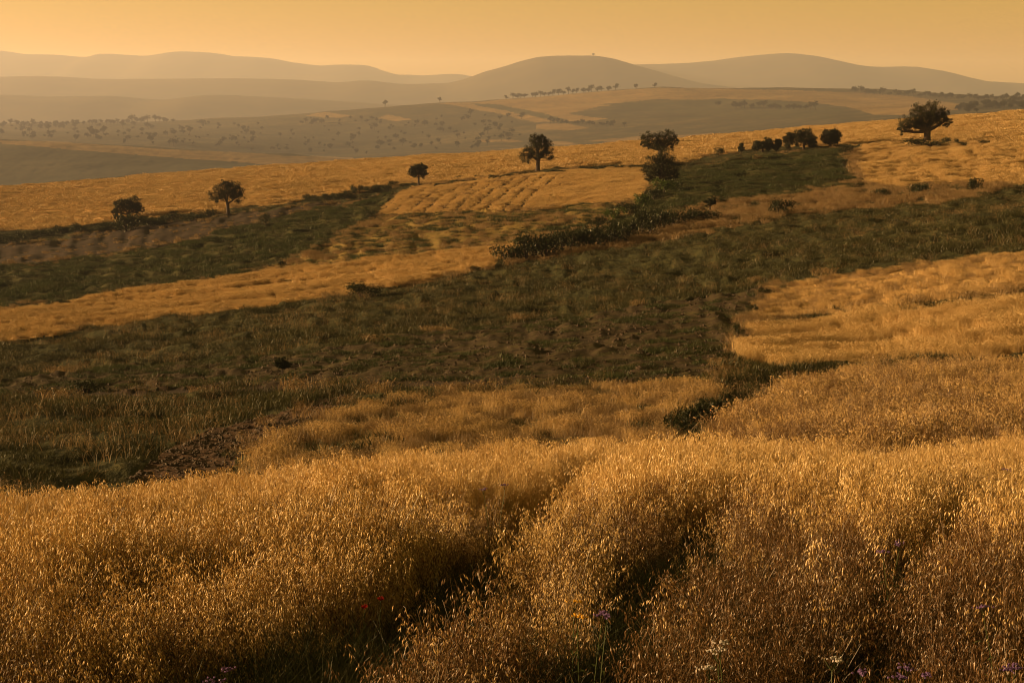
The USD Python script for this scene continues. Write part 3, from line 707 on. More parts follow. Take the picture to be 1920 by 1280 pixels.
p = sample(['striped_wheat_field'], 0.50, rng, 1 - 0.95 * ROW_W['striped_wheat_field'])
scatter('striped_wheat', wheat_near, p, size_of(p, 3.0, 0.6, 53, 0.5, 1.0), rng, 'golden wheat standing in long rows at the right edge', 'wheat crop')
p = sample(['stubble_field'], 0.58, rng, 1 - 0.9 * ROW_W['stubble_field'])
scatter('tan_wheat', wheat_near[:2] + weed_near, p, size_of(p, 3.5, 0.8, 55, 0.35, 0.7), rng, 'short tan wheat of the field below the dark grass slope', 'wheat crop')
p = sample(['wheat_strip'], 0.62, rng, 1 - 0.9 * ROW_W['wheat_strip'])
scatter('strip_wheat', wheat_mid, p, size_of(p, 5.0, 1.0, 56, 0.4, 0.95), rng, 'golden wheat on the narrow curving strip at the left', 'wheat crop')
tram = 1 - 0.85 * furrows(TRAMS, 0.5, mx, my)
p = sample(['terrace_wheat_field'], 0.52, rng, tram)
scatter('terrace_wheat', wheat_mid, p, size_of(p, 12.0, 9.0, 57, 0.5, 0.62), rng, 'wheat with slanting tramlines beside the twin tree', 'wheat crop')
p = sample(['right_wheat_field'], 0.80, rng, 1 - 0.9 * ROW_W['right_wheat_field'])
scatter('pale_wheat', wheat_mid, p, size_of(p, 2.2, 2.2, 58, 0.35, 1.3), rng, 'rough pale wheat below the big spreading tree', 'wheat crop')
p = sample(['back_wheat_field'], 1.75, rng, 1 - 0.9 * ROW_W['back_wheat_field'])
scatter('back_wheat', wheat_far, p, size_of(p, 60.0, 2.6, 59, 0.45, 1.15), rng, 'wind combed wheat of the long field along the crest', 'wheat crop')

# meadow, scrub, grass
b = 0.25 + 0.5 * blotch(9, 6, 61, 0.3, 0.7)
p = sample(['meadow'], 1.35, rng, b)
scatter('meadow_straw', weed_mid, p, size_of(p, 4, 4, 62, 0.35, 0.9), rng, 'dry golden grass in streaks over the sloping meadow', 'dry grass')
p = sample(['meadow'], 1.7, rng, 1 - 0.8 * b)
scatter('meadow_grass', grass_mid[:2] + green_mid[:2], p, size_of(p, 4, 4, 63, 0.5, 1.3), rng, 'green grass in streaks over the sloping meadow', 'grass')
b = blotch(3.5, 5, 64, 0.42, 0.6)
p = sample(['olive_strip', 'green_plot'], 1.15, rng, 0.25 + b)
scatter('plot_grass', green_mid + grass_mid, p, size_of(p, 3, 4, 65, 0.5, 1.5), rng, 'green low growth of the olive strip and the green plot', 'grass')
b = blotch(5, 7, 66, 0.3, 0.7)
p = sample(['grass_slope'], 0.50, rng, 0.7 + 0.4 * b, grow=0.009)
scatter('slope_grass', grass_near + grass_mid, p, size_of(p, 2.5, 3.5, 67, 0.5, 1.2) * np.clip(0.35 + p[:, 1] / 130, 0.5, 1), rng, 'dark olive grass covering the middle slope', 'grass', 0.1)
p = sample(['grass_slope'], 0.62, rng, 0.30 + blotch(6, 5, 68, 0.42, 0.66), grow=0.012)
scatter('slope_weeds', weed_thin, p, size_of(p, 2, 3, 69, 0.5, 1.1), rng, 'dry brown weeds among the grass of the middle slope', 'weeds', 0.1)
p = sample(['weedy_field'], 0.46, rng, 0.65 + 0.5 * blotch(3, 2.5, 76, 0.38, 0.62))
scatter('weedy_straw', weed_near + wheat_near[:1], p, size_of(p, 1.5, 1.2, 77, 0.3, 0.8), rng, 'low pale golden grass behind the foreground crest', 'dry grass', 0.12)
p = sample(['scrub_band'], 0.48, rng, 0.3 + 0.8 * blotch(3, 3, 70, 0.4, 0.6), grow=0.006)
scatter('scrub_weeds', weed_near + weed_mid, p, size_of(p, 2, 2.5, 71, 0.55, 1.3), rng, 'dry tan weeds of the scrub band under the pale wheat', 'weeds', 0.1)
p = sample(['scrub_band', 'weedy_field'], 0.9, rng, 1 - blotch(4, 4, 72, 0.4, 0.6))
scatter('scrub_grass', grass_near + grass_mid[:2], p, size_of(p, 2, 2.5, 73, 0.5, 1.2), rng, 'dark grass between the dry weeds of the scrub band', 'grass', 0.1)
p = sample(['ploughed_field'], 0.95, rng, blotch(11.0, 1.1, 74, 0.42, 0.6))
scatter('field_weeds', green_mid[:2] + grass_mid[:2], p, size_of(p, 2, 1.2, 75, 0.3, 0.7), rng, 'low green weeds sprouting over the ploughed field', 'weeds')
edge = np.zeros(cell.shape, bool)
for di in range(-2, 3):
    for dj in range(-3, 4):
        edge |= np.roll(np.roll(cell, di, 0), dj, 1) != cell
edge &= IN_VIEW & SEEN & (cY > 62) & ~np.isin(cell, [NAMES.index(q) for q in ('painted_shade_tracks', 'field_path', 'earth_track', 'ploughed_field', 'weedy_field')])
FIELD_CELLS['margins'] = edge
p = sample(['margins'], 0.85, rng, blotch(3, 3, 81, 0.42, 0.6), grow=0.002)
scatter('margin_weeds', weed_thin + weed_mid[:2] + grass_mid[:2], p, size_of(p, 3, 3, 82, 0.4, 1.1), rng, 'ragged weeds straggling along the borders between the fields', 'weeds', 0.12)
bw = furrows([[(1446, 536), (1430, 552), (1408, 590), (1390, 630), (1370, 680), (1345, 720)]], 0.5, mx, my) + furrows([[(1240, 440), (1330, 415), (1460, 392), (1600, 372)]], 1.3, mx, my)
FIELD_CELLS['everywhere'] = np.ones(cell.shape, bool)
p = sample(['everywhere'], 0.75, rng, bw)
scatter('border_weeds', weed_near, p, size_of(p, 2, 2, 83, 0.45, 1.0) * np.clip(p[:, 1] / 110, 0.8, 1.6), rng, 'pale dry weeds along the border strip beside the ploughed field', 'weeds', 0.12)
p = sample(['fallow_field'], 2.3, rng, blotch(8, 5, 84, 0.4, 0.62))
scatter('fallow_weeds', weed_mid[:2] + grass_mid[:2], p, 0.3 + 0.5 * rng.random(len(p)), rng, 'sparse low weeds on the brown fallow field', 'weeds')
clods = [(clod(rng), M['soil']) for _ in range(6)]
p = sample(['ploughed_field'], 0.75, rng)
scatter('earth_clods', clods, p, 0.4 + 0.9 * rng.random(len(p)) ** 2, rng, 'brown clods of turned earth on the ploughed field', 'earth clods', 0.5)
p = sample(['earth_track'], 0.27, rng)
scatter('broken_earth', clods, p, 0.25 + 0.8 * rng.random(len(p)) ** 2, rng, 'clods of broken earth on the brown strip at the left', 'earth clods', 0.5)
p = sample(['earth_track'], 2.4, rng)
scatter('strip_weeds', weed_near + grass_near, p, 0.5 + 0.4 * rng.random(len(p)), rng, 'sparse weeds on the strip of bare earth', 'weeds')

# ------------------------------------------------------------------ the oats of the foreground
def crest_y(x_over_y):
    return np.interp(x_over_y, AG, np.array([YG[(YG > 14) & (YG < 30)][np.argmax(TG[k][(YG > 14) & (YG < 30)])] for k in range(len(AG))]))


def near_point(u, v, h=CROP):
    """The foreground point whose crop top (height h above the soil) the photograph shows at (u, v)."""
    a, t = pix(u, v)
    i = int(np.clip(np.searchsorted(AG, a), 0, len(AG) - 1))
    s = (YG > 3.2) & (YG < 27)
    ys, ts = YG[s], (TG[i] * YG + h)[s] / YG[s]
    k = int(np.argmax(ts >= t)) if (ts >= t).any() else int(np.argmax(ts))
    return np.array([a * ys[k], ys[k]])


def gap(points, width, depth):
    return [near_point(u, v, 0.75) for u, v in points], np.broadcast_to(np.asarray(width, float), (len(points),)), depth


GAPS = [gap([(270, 1320), (440, 1250), (620, 1172), (760, 1095), (840, 1040), (930, 980), (1010, 930), (1110, 875)], (0.50, 0.50, 0.46, 0.40, 0.36, 0.32, 0.27, 0.2), 0.97),
        gap([(1070, 1300), (1090, 1200), (1160, 1110), (1190, 1045), (1260, 985), (1330, 940)], 0.21, 0.9),
        gap([(1640, 1060), (1700, 1010), (1760, 985), (1840, 960)], 0.24, 0.8),
        gap([(1560, 1290), (1600, 1180), (1640, 1120)], 0.18, 0.7),
        gap([(140, 1040), (220, 1030), (300, 1025)], 0.22, 0.6),
        gap([(1640, 838), (1760, 836), (1930, 838)], 0.9, 0.75),
        gap([(950, 1290), (1000, 1230), (1060, 1215)], 0.2, 0.7)]
n = 46000
a = (rng.random(n) * 2 - 1) * 0.40
y = np.sqrt(4.3 ** 2 + rng.random(n) * (30.0 ** 2 - 4.3 ** 2))
x = a * y
keep = (y < crest_y(a) + 4.0)
loss = np.zeros(n)
for pts, w, dpt in GAPS:
    dist = np.full(n, 99.0)
    for p0, p1, w0, w1 in zip(pts[:-1], pts[1:], w[:-1], w[1:]):
        e = p1 - p0
        s = np.clip(((x - p0[0]) * e[0] + (y - p0[1]) * e[1]) / (e @ e), 0, 1)
        dist = np.minimum(dist, np.hypot(x - p0[0] - s * e[0], y - p0[1] - s * e[1]) / (w0 + (w1 - w0) * s))
    wob = 1.0 * (0.7 + 0.7 * fbm(np.stack([x / 0.5, y / 0.5, 0 * x], -1), 2, 77))
    loss = np.maximum(loss, dpt * np.clip(1.6 - dist / wob, 0, 1))
nz = fbm(np.stack([x / 1.6, y / 2.0, 0 * x], -1), 4, 78)
keep &= rng.random(n) > loss
keep &= rng.random(n) < (0.62 + 1.2 * (nz - 0.35)) * np.clip(0.72 + (y - 6) / 14, 0.7, 1)
x, y, a, loss, nz = x[keep], y[keep], a[keep], loss[keep], nz[keep]
h = (0.80 + 0.65 * (nz - 0.5) + 0.16 * rng.normal(size=len(x)).clip(-1.5, 1.5)) * (1 - 0.5 * loss)
P = np.stack([x, y, ground_z(x, y)], 1)
dk = fbm(np.stack([x / 2.2, y / 2.6, 0 * x], -1), 3, 79)
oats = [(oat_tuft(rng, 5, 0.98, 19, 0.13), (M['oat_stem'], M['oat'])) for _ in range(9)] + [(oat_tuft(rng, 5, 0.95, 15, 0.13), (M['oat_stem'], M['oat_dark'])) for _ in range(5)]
dark = (dk + 0.12 * rng.normal(size=len(x)) + 0.62 * np.clip((10 - y) / 6, 0, 1) - 0.12 * np.clip((y - 12) / 6, 0, 1)) > 0.56  # darker oats favoured close by, painting shade into the near crop
oats += [(oat_tuft(rng, 5, 0.98, 22, 0.13, 1.15), (M['oat'], M['oat_painted_light'])) for _ in range(4)]  # paler stems and heads carry the painted light of the crest
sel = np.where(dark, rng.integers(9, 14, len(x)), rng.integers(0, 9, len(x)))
sel = np.where(~dark & (rng.random(len(x)) < np.clip((y - 9) / 9, 0, 0.85)), rng.integers(14, 18, len(x)), sel)  # tufts with painted light grow commoner towards the crest
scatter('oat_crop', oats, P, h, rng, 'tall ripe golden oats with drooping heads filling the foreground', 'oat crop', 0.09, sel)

n = 9000
a = (rng.random(n) * 2 - 1) * 0.40
y = np.sqrt(4.3 ** 2 + rng.random(n) * (16.0 ** 2 - 4.3 ** 2))
x = a * y
under = [(blade_patch(rng, 60, 0.5, 0.22, 0.008, 0.5, 0.4, 5), M['green']) for _ in range(3)] + [(blade_patch(rng, 60, 0.55, 0.22, 0.008, 0.5, 0.4, 5), M['grass']) for _ in range(2)]
w = fbm(np.stack([x / 1.3, y / 1.5, 0 * x], -1), 3, 80)
k = w > 0.46
x, y = x[k], y[k]
scatter('green_undergrowth', under, np.stack([x, y, ground_z(x, y)], 1), 0.6 + 0.6 * rng.random(len(x)), rng, 'green grass showing low between the foreground oats', 'grass', 0.1)


# ------------------------------------------------------------------ trees
def leaf_cloud(rng, C, R, n_clump, per, size, spread=0.17):
    """Leaves in clumps over the volumes with centres C (k,3) and radii R (k,3)."""
    C, R = np.asarray(C, float), np.asarray(R, float)
    vol = np.prod(R, 1) ** 0.72
    k = rng.choice(len(C), n_clump, p=vol / vol.sum())
    d = rng.normal(size=(n_clump, 3)); d /= np.linalg.norm(d, axis=1, keepdims=True)
    c = C[k] + R[k] * d * (rng.random((n_clump, 1)) ** 0.38)
    c = np.repeat(c, per, 0)
    sp = spread * R[k].mean(1)
    p = c + rng.normal(size=c.shape) * np.repeat(sp, per)[:, None] * [1, 1, 0.75]
    n = len(p)
    a = rng.normal(size=(n, 3)); a /= np.linalg.norm(a, axis=1, keepdims=True)
    b = np.cross(a, rng.normal(size=(n, 3))); b /= np.linalg.norm(b, axis=1, keepdims=True)
    L, W = size * (0.6 + 0.8 * rng.random(n)), size * (0.35 + 0.35 * rng.random(n))
    V = np.stack([p - a * L[:, None] / 2, p + b * W[:, None] / 2, p + a * L[:, None] / 2, p - b * W[:, None] / 2], 1).reshape(-1, 3)
    i = np.arange(n)[:, None] * 4
    return V, np.vstack([i + [0, 1, 2], i + [0, 2, 3]])


def limb(p0, p1, r0, r1, rng, sides=6, bow=0.12, S=7):
    s = np.linspace(0, 1, S)[:, None]
    p0, p1 = np.asarray(p0, float), np.asarray(p1, float)
    P = p0 + (p1 - p0) * s
    L = np.linalg.norm(p1 - p0)
    P = P + np.sin(np.pi * s) * rng.normal(size=3) * bow * L * 0.6 + (rng.random((S, 3)) - 0.5) * 0.04 * L * np.sin(np.pi * s)
    return tubes(P[None], np.linspace(r0, r1, S)[None], sides)


def tree(name, label, base, lobes, trunk, seed, leaves=2600, group=None, cat='tree', mat='leaf', leaf=2.4, depth=0.85, fork=0.5):
    """A tree by its outline: base pixel, lobes (du, up, half width, half height) in pixels of the photograph, trunk = [(width, height to the fork)]."""
    r = np.random.default_rng(seed)
    B = ground_at(*base)
    m = metres_per_px(B[1])
    t = thing(name, label, cat, B, group)
    C = np.array([[du * m, (r.random() - 0.5) * 0.5 * rx * m, up * m] for du, up, rx, rz in lobes])
    R = np.array([[rx * m, 0.5 * (rx + rz) * m * depth, rz * m] for du, up, rx, rz in lobes])
    tw, th, lean = trunk
    top = np.array([lean * m, 0, th * m])
    flare = tubes(np.array([[[0, 0, -0.5], [0, 0, 0.0], top * 0.12, top * 0.5, top]]), np.array([[0.80, 0.75, 0.55, 0.46, 0.42]]) * tw * m, 8)
    part('trunk', flare, M['bark'], t, smooth=40)
    for k in range(len(lobes)):
        end = C[k] + np.array([0, 0, 0.15 * R[k][2]])
        limbs = [limb(top * 0.96, end, 0.30 * tw * m, 0.07 * tw * m, r)]
        for _ in range(3):
            d = r.normal(size=3); d /= np.linalg.norm(d)
            d[2] = abs(d[2]) * 0.7
            st = top + (end - top) * (0.45 + 0.4 * r.random())
            limbs.append(limb(st, C[k] + R[k] * d * 0.85, 0.11 * tw * m, 0.03 * tw * m, r, 4))
        part('limb', join(limbs), M['bark'], t, smooth=40)
    part('crown', leaf_cloud(r, C, R, int(leaves * 2.7) // 34, 34, leaf * 1.0 * m, 0.14), M[mat], t)
    return t


tree('low_tree', 'leftmost low tree leaning over a dark bush on the field edge', (240, 411), [(-14, 24, 16, 13), (6, 30, 20, 14), (18, 20, 15, 10), (-20, 12, 11, 8)], (7, 10, 1), 1)
tree('round_tree', 'round tree with a forked trunk, second from the left', (428, 402), [(-18, 38, 17, 16), (2, 46, 22, 19), (18, 38, 14, 17), (-4, 58, 14, 8)], (7, 22, -1), 2)
tree('square_tree', 'smallest of the lone trees, with a square crown and thin trunk', (785, 347), [(-9, 26, 10, 12), (8, 26, 10, 12), (0, 34, 15, 6)], (4, 13, 0), 3, 2000)
tree('crest_tree', 'dark lone tree with a tall trunk in the middle of the wheat', (1008, 321), [(-20, 30, 15, 16), (0, 45, 20, 22), (18, 38, 13, 20), (-6, 60, 14, 10), (10, 58, 12, 11)], (8, 20, 1), 4, 3000)
tree('umbrella_tree', 'flat topped tree with two lobes behind the twin bushy tree', (1236, 306), [(-16, 42, 19, 16), (-28, 33, 11, 9), (12, 46, 17, 17), (25, 38, 11, 13), (-2, 33, 20, 12)], (9, 26, 2), 5, 2600)
tree('bushy_tree', 'low bushy tree standing in front of the flat topped tree', (1240, 352), [(-16, 38, 20, 24), (12, 36, 21, 27), (2, 56, 22, 20), (20, 24, 14, 15), (-22, 20, 13, 10)], (10, 12, 1), 6, 3600)
tree('spreading_tree', 'largest tree, wide crown on a thick bent trunk at the right', (1738, 268), [(-36, 40, 19, 17), (-48, 28, 9, 9), (-14, 54, 22, 20), (8, 58, 22, 19), (26, 48, 16, 17), (36, 40, 10, 12), (-20, 34, 12, 9), (-49, 22, 9, 9), (4, 42, 26, 13)], (14, 24, 0), 7, 4600)
tree('small_tree', 'small round tree alone just left of the big spreading tree', (1557, 276), [(-8, 20, 12, 14), (8, 20, 12, 15), (0, 27, 13, 9)], (5, 8, 0), 8, 2200)
tree('small_tree', 'widest tree of the small clump on the crest', (1507, 280), [(-10, 20, 14, 15), (8, 22, 14, 16), (16, 14, 9, 11), (-2, 30, 11, 8)], (5, 8, 0), 9, 2600)
tree('small_tree', 'narrow tree touching the widest one of the small clump', (1478, 281), [(0, 16, 10, 14), (3, 25, 9, 8)], (4, 7, 0), 10, 1500)
tree('small_tree', 'lowest leftmost bushy tree of the small clump', (1430, 285), [(-9, 12, 11, 10), (8, 15, 11, 12)], (4, 5, 0), 11, 1900)
tree('small_tree', 'little bushy tree between the two ends of the clump', (1455, 283), [(0, 11, 9, 10), (4, 16, 7, 7)], (3, 5, 0), 12, 1100)
tree('young_tree', 'thin young pointed tree left of the small clump', (1390, 286), [(0, 8, 7, 6), (0, 15, 4, 5)], (2, 4, 0), 13, 700)
tree('young_tree', 'thin young tree in the scrub right of the hedge', (1331, 402), [(-3, 22, 9, 8), (4, 26, 8, 8)], (3, 16, 0), 14, 1000, mat='bush')
tree('young_tree', 'dark young tree alone on the ploughed field at the left', (530, 705), [(-4, 24, 11, 9), (6, 20, 12, 8), (0, 31, 8, 6)], (3, 12, 0), 15, 1300, mat='bush', leaf=3.0)


# ------------------------------------------------------------------ bushes: a few kinds, then one thing for each bush
def kind(name, build):
    stage.CreateClassPrim(f'/World/{name}_kind')
    path = Sdf.Path(f'/World/{name}_kind')
    build(stage.GetPrimAtPath(path))
    return path


def bush_kind(seed, n=900, size=0.10, mat='bush', flat=0.8):
    def build(p):
        r = np.random.default_rng(seed)
        k = 5
        C = np.stack([(r.random(k) - 0.5) * 1.1, (r.random(k) - 0.5) * 0.8, 0.38 + 0.25 * r.random(k)], 1)
        R = np.stack([0.30 + 0.2 * r.random(k), 0.3 + 0.2 * r.random(k), (0.28 + 0.16 * r.random(k)) * flat], 1)
        C[0], R[0] = [0, 0, 0.35], [0.6, 0.5, 0.36]
        part('stem', join([limb([0, 0, -0.15], C[i] + [0, 0, 0.1], 0.04, 0.012, r, 4) for i in range(k)]), M['bark'], p)
        part('foliage', leaf_cloud(r, C, R, n // 10, 10, size, 0.22), M[mat], p)
    return build


BUSH = [kind(f'bush_{w}', bush_kind(20 + i)) for i, w in enumerate(('round', 'ragged', 'broad', 'dense'))]
BRIGHT = [kind('bush_green', bush_kind(31, 900, 0.11, 'bright')), kind('bush_fresh', bush_kind(32, 900, 0.11, 'bright'))]


def instance(src, name, label, cat, loc, rotz, scale, group=None):
    x = UsdGeom.Xform.Define(stage, free_name(name))
    x.GetPrim().GetReferences().AddInternalReference(src)
    x.GetPrim().SetInstanceable(True)
    x.AddTranslateOp().Set(Gf.Vec3d(*map(float, loc)))
    x.AddRotateZOp().Set(float(rotz))
    x.AddScaleOp().Set(Gf.Vec3f(*np.broadcast_to(np.asarray(scale, float), 3).tolist()))
    return tag(x, label, cat, group)


rb = np.random.default_rng(99)
ONES = 'first second third fourth fifth sixth seventh eighth ninth tenth eleventh twelfth thirteenth fourteenth fifteenth sixteenth seventeenth eighteenth nineteenth'.split()


def nth(i):
    """first, second ... ninety-ninth"""
    if i < 19:
        return ONES[i]
    tens, one = divmod(i + 1, 10)
    word = {2: 'twent', 3: 'thirt', 4: 'fort', 5: 'fift'}[tens]
    return word + ('ieth' if one == 0 else 'y-' + ONES[one - 1])



def bush(label, u, v, w, h, name='bush', cat='bush', group=None, src=None):
    """A bush w pixels wide and h high whose foot the photograph shows at (u, v)."""
    B = ground_at(u, v)
    m = metres_per_px(B[1])
    s = src[rb.integers(len(src))] if src else BUSH[rb.integers(len(BUSH))]
    return instance(s, name, label, cat, B - [0, 0, 0.06], rb.integers(0, 2) * 180 + rb.normal() * 14, (w * m / 1.4, 0.85 * w * m / 1.4, h * m / 0.72), group)


for lab, u, v, w, h in [
        ('broad dark bush at the foot of the leftmost tree', 238, 434, 62, 34), ('dark low bush right of the foot of the leftmost tree', 282, 425, 52, 16),
        ('small dark round bush alone inside the golden field between the two left trees', 326, 401, 17, 6), ('dark bush at the left corner of the tramline wheat field', 694, 409, 28, 17),
        ('lone bush on the dark green strip at the left', 497, 424, 26, 20), ('leafy tuft on the edge of the wheat strip in the middle', 680, 557, 78, 24),
        ('small tuft at the lower edge of the wheat strip', 893, 508, 22, 10), ('small green tuft at the left end of the wheat strip', 123, 572, 24, 11),
        ('spiky dark bush standing in the dry scrub band', 1462, 402, 46, 30), ('small dark bush left of the spiky bush in the scrub', 1415, 394, 20, 16),
        ('low bush on the slope left of the spiky bush', 1300, 414, 36, 18), ('dark bush in the scrub under the pale wheat field', 1655, 371, 36, 18),
        ('wide bush at the lower edge of the pale wheat field', 1728, 366, 50, 24), ('tall thistle like bush near the right edge', 1826, 366, 30, 34),
        ('low dark mound of growth at the foot of the big spreading tree', 1728, 276, 84, 14), ('low dark growth trailing right from the foot of the big tree', 1800, 274, 60, 7), ('bush right beside the trunk of the big spreading tree', 1776, 270, 24, 14),
        ('tiny bush between two larger ones right of the big tree', 1794, 270, 9, 10), ('rounded bush farthest right of the big tree', 1844, 273, 20, 11),
        ('low dark growth left of the big spreading tree', 1652, 272, 46, 5), ('dry low plant at the left end of the crest clump', 1350, 292, 20, 16),
        ('bush at the top of the dark field border', 1585, 290, 26, 20), ('dark bush halfway down the field border below the crest', 1585, 318, 24, 18),
        ('tangled bush at the upper corner of the ploughed field', 1438, 556, 30, 22), ('bush in the border strip beside the ploughed field', 1408, 590, 26, 22),
        ('dry leafy bush low in the border strip beside the tan field', 1385, 632, 30, 26), ('leafy bush at the lower end of the border strip', 1362, 680, 34, 24),
        ('dark tuft on the edge of the striped field', 1530, 705, 44, 16), ('small bush in the dark grass at the far left', 158, 735, 80, 26),
        ('dark tuft at the left end of the dry weeds', 270, 622, 14, 22)]:
    bush(lab, u, v, w, h)

for i, (u, v, w, h) in enumerate([(958, 492, 52, 26), (990, 486, 56, 32), (1024, 481, 56, 34), (1058, 476, 54, 36), (1092, 470, 54, 34), (1124, 463, 50, 32), (1152, 457, 46, 30), (1180, 449, 44, 30),
                                  (1208, 446, 44, 36), (1234, 436, 44, 34), (1262, 428, 40, 28), (1292, 421, 40, 20), (1322, 416, 40, 18)]):
    bush(f'{nth(i)} dark bush from the left in the thick hedge above the middle grass slope', u, v, w * 1.2, h * 1.3, 'hedge_bush', 'bush', 'bushes of the hedge above the grass slope')
for i, (u, v, w, h) in enumerate([(1120, 424, 46, 16), (1152, 412, 46, 18), (1180, 402, 46, 20), (1206, 388, 46, 22), (1226, 374, 40, 22), (1246, 362, 46, 22)]):
    bush(f'{nth(i)} bush from below in the green row running down from the twin tree', u, v, w, h, 'green_bush', 'bush', 'green bushes below the twin tree', BRIGHT if i % 2 else BUSH)
for i, (u, v, w, h) in enumerate([(1272, 806, 66, 60), (1292, 790, 70, 60), (1316, 782, 70, 62), (1340, 772, 66, 56), (1366, 760, 60, 46), (1392, 750, 50, 34)]):
    bush(f'{nth(i)} dark bush from the left in the gully between weedy field and wheat bank', u, v, w * 0.8, h * 0.55, 'gully_bush', 'bush', 'bushes in the gully')
for i in range(16):
    u = 575 + 11.0 * i + rb.normal() * 4
    bush(f'{nth(i)} low bush from the left in the dark margin under the long golden field', u, 382 - 0.17 * (u - 575) + rb.normal() * 2, 18 + 10 * rb.random(), 9 + 5 * rb.random(), 'margin_bush', 'bush', 'low bushes in the dark field margin')
for i in range(18):
    u = 850 + 20.0 * i + rb.normal() * 5
    bush(f'{nth(i)} tiny dark tuft from the left on the thin line above the tramline wheat', u, 336 - 0.068 * (u - 850) + rb.normal() * 1, 14 + 12 * rb.random(), 4 + 3 * rb.random(), 'line_tuft', 'tuft', 'tufts on the line above the tramline wheat')
for i in range(20):
    u = 5 + 20.0 * i + rb.normal() * 5
    bush(f'{nth(i)} dark tuft from the left on the ditch margin under the leftmost trees', u, 455 - 0.118 * u + rb.normal() * 2, 34 + 14 * rb.random(), 11 + 5 * rb.random(), 'ditch_tuft', 'tuft', 'tufts along the left ditch margin')


# ------------------------------------------------------------------ trees and shrubs far off in the haze
def far_kind(seed, tall):
    def build(p):
        r = np.random.default_rng(seed)
        k = 4
        C = np.stack([(r.random(k) - 0.5) * 0.5, (r.random(k) - 0.5) * 0.5, tall * (0.5 + 0.22 * r.random(k))], 1)
        R = np.stack([0.26 + 0.12 * r.random(k), 0.26 + 0.12 * r.random(k), tall * (0.18 + 0.1 * r.random(k))], 1)
        part('trunk', tubes(np.array([[[0, 0, -0.3], [0, 0, 0], [0.02, 0, 0.5 * tall]]]), np.array([[0.07, 0.055, 0.03]]), 5), M['bark'], p)
        part('crown', leaf_cloud(r, C, R, 24, 10, 0.19, 0.28), M['far_leaf'], p)
    return build


FAR = [kind(f'distant_tree_{w}', far_kind(40 + i, t)) for i, (w, t) in enumerate((('round', 1.0), ('tall', 1.25), ('low', 0.8), ('wide', 0.7)))]


def far_tree(label, u, v, w, name='distant_tree', cat='tree', group=None, near=1500.0, far=5700.0, grow=1.0):
    B = ground_at(u, v, near, far)
    s = w * metres_per_px(B[1]) * grow
    return instance(FAR[rb.integers(4)], name, label, cat, B, rb.random() * 360, (s, s, s), group)


for lab, u, v, w in [('faint tree at the left end of the far crest beside the haze', 722, 201, 11), ('faint small tree on the far crest left of the hedge row', 825, 193, 9),
                     ('small round tree right of the far hedge row', 1193, 167, 10), ('flat topped tiny tree farthest right on the round crest', 1227, 165, 10),
                     ('largest tree at the left end of the far right tree row', 1603, 174, 15), ('left tree of the faint row on the hazy slope', 1345, 199, 13)]:
    far_tree(lab, u, v, w)
for i in range(24):
    u = 950 + 8.9 * i + rb.normal() * 2
    far_tree(f'{nth(i)} bushy tree from the left in the hedge row along the far crest', u, np.interp(u, [950, 1000, 1100, 1160], [187, 181, 172, 168]), 9 + 4 * rb.random(), group='hedge row on the far crest')
for i in range(17):
    u = 1372 + 9.6 * i + rb.normal() * 3
    far_tree(f'{nth(i)} faint tree from the left in the row across the hazy slope at the right', u, 203 + 0.02 * (u - 1372), 10 + 5 * rb.random(), group='tree row on the hazy slope')
for i in range(16):
    u = 1030 + 9.0 * i + rb.normal() * 3
    far_tree(f'{nth(i)} faint tree from the left in the short row mid hazy slope', u, 231 + 0.05 * (u - 1030), 8 + 4 * rb.random(), group='short tree row on the hazy slope')
for i in range(34):
    u = 1612 + 9.2 * i + rb.normal() * 2
    far_tree(f'{nth(i)} tree from the left in the dark row along the right skyline', u, np.interp(u, [1612, 1700, 1800, 1920], [176, 181, 187, 189]), 9 + 4 * rb.random(), group='tree row on the right skyline')
for i in range(44):
    u = 1790 + 140 * rb.random()
    far_tree('tree of the dark wood on the slope behind the big tree', u, np.interp(u, [1790, 1930], [207, 198]) + rb.normal() * 3, 10 + 5 * rb.random(), group='trees of the wood behind the big tree')
for i in range(40):
    u = 2 + 8.2 * i + rb.normal() * 2
    big = 1.25 if 240 < u < 312 else 1.0
    far_tree(f'{nth(i)} shrub from the left on the skyline of the scrub hillside at the left', u, np.interp(u, [0, 200, 270, 330], [236, 234, 230, 229]), (8 + 3 * rb.random()) * big, 'distant_shrub', 'shrub', 'skyline shrubs on the left')
for i in range(300):
    u = 1000 * rb.random() ** 0.9 - 20
    top = np.interp(u, [0, 330, 600, 960], [238, 234, 222, 218])
    bot = np.interp(u, [0, 200, 640, 960], [258, 268, 292, 276])
    far_tree('scrub bush scattered over the hazy hillside at the left', u, top + (bot - top) * rb.random(), 5 + 9 * rb.random() ** 2, 'distant_shrub', 'shrub', 'scrub on the hazy hillside')
B = np.array([0, 6600.0, 0])
a, t = pix(1112, 105)
instance(FAR[0], 'distant_tree', 'tiny lone tree on top of the round hill', 'tree', (a * 12540, 12540, t * 12540 - 5), 0, 27.0)

# ------------------------------------------------------------------ flowers among the oats
def flower_at(u, v, h):
    x, y = near_point(u, v, h)
    return np.array([x, y, float(ground_z(x, y))])


def stem_mesh(h, r, lean=0.05, rad=0.0022):
    s = np.linspace(0, 1, 6)[:, None]
    P = np.hstack([r.normal() * lean * s ** 2, r.normal() * lean * s ** 2, h * s])
    return tubes(P[None], np.full((1, 6), rad), 4), P[-1]


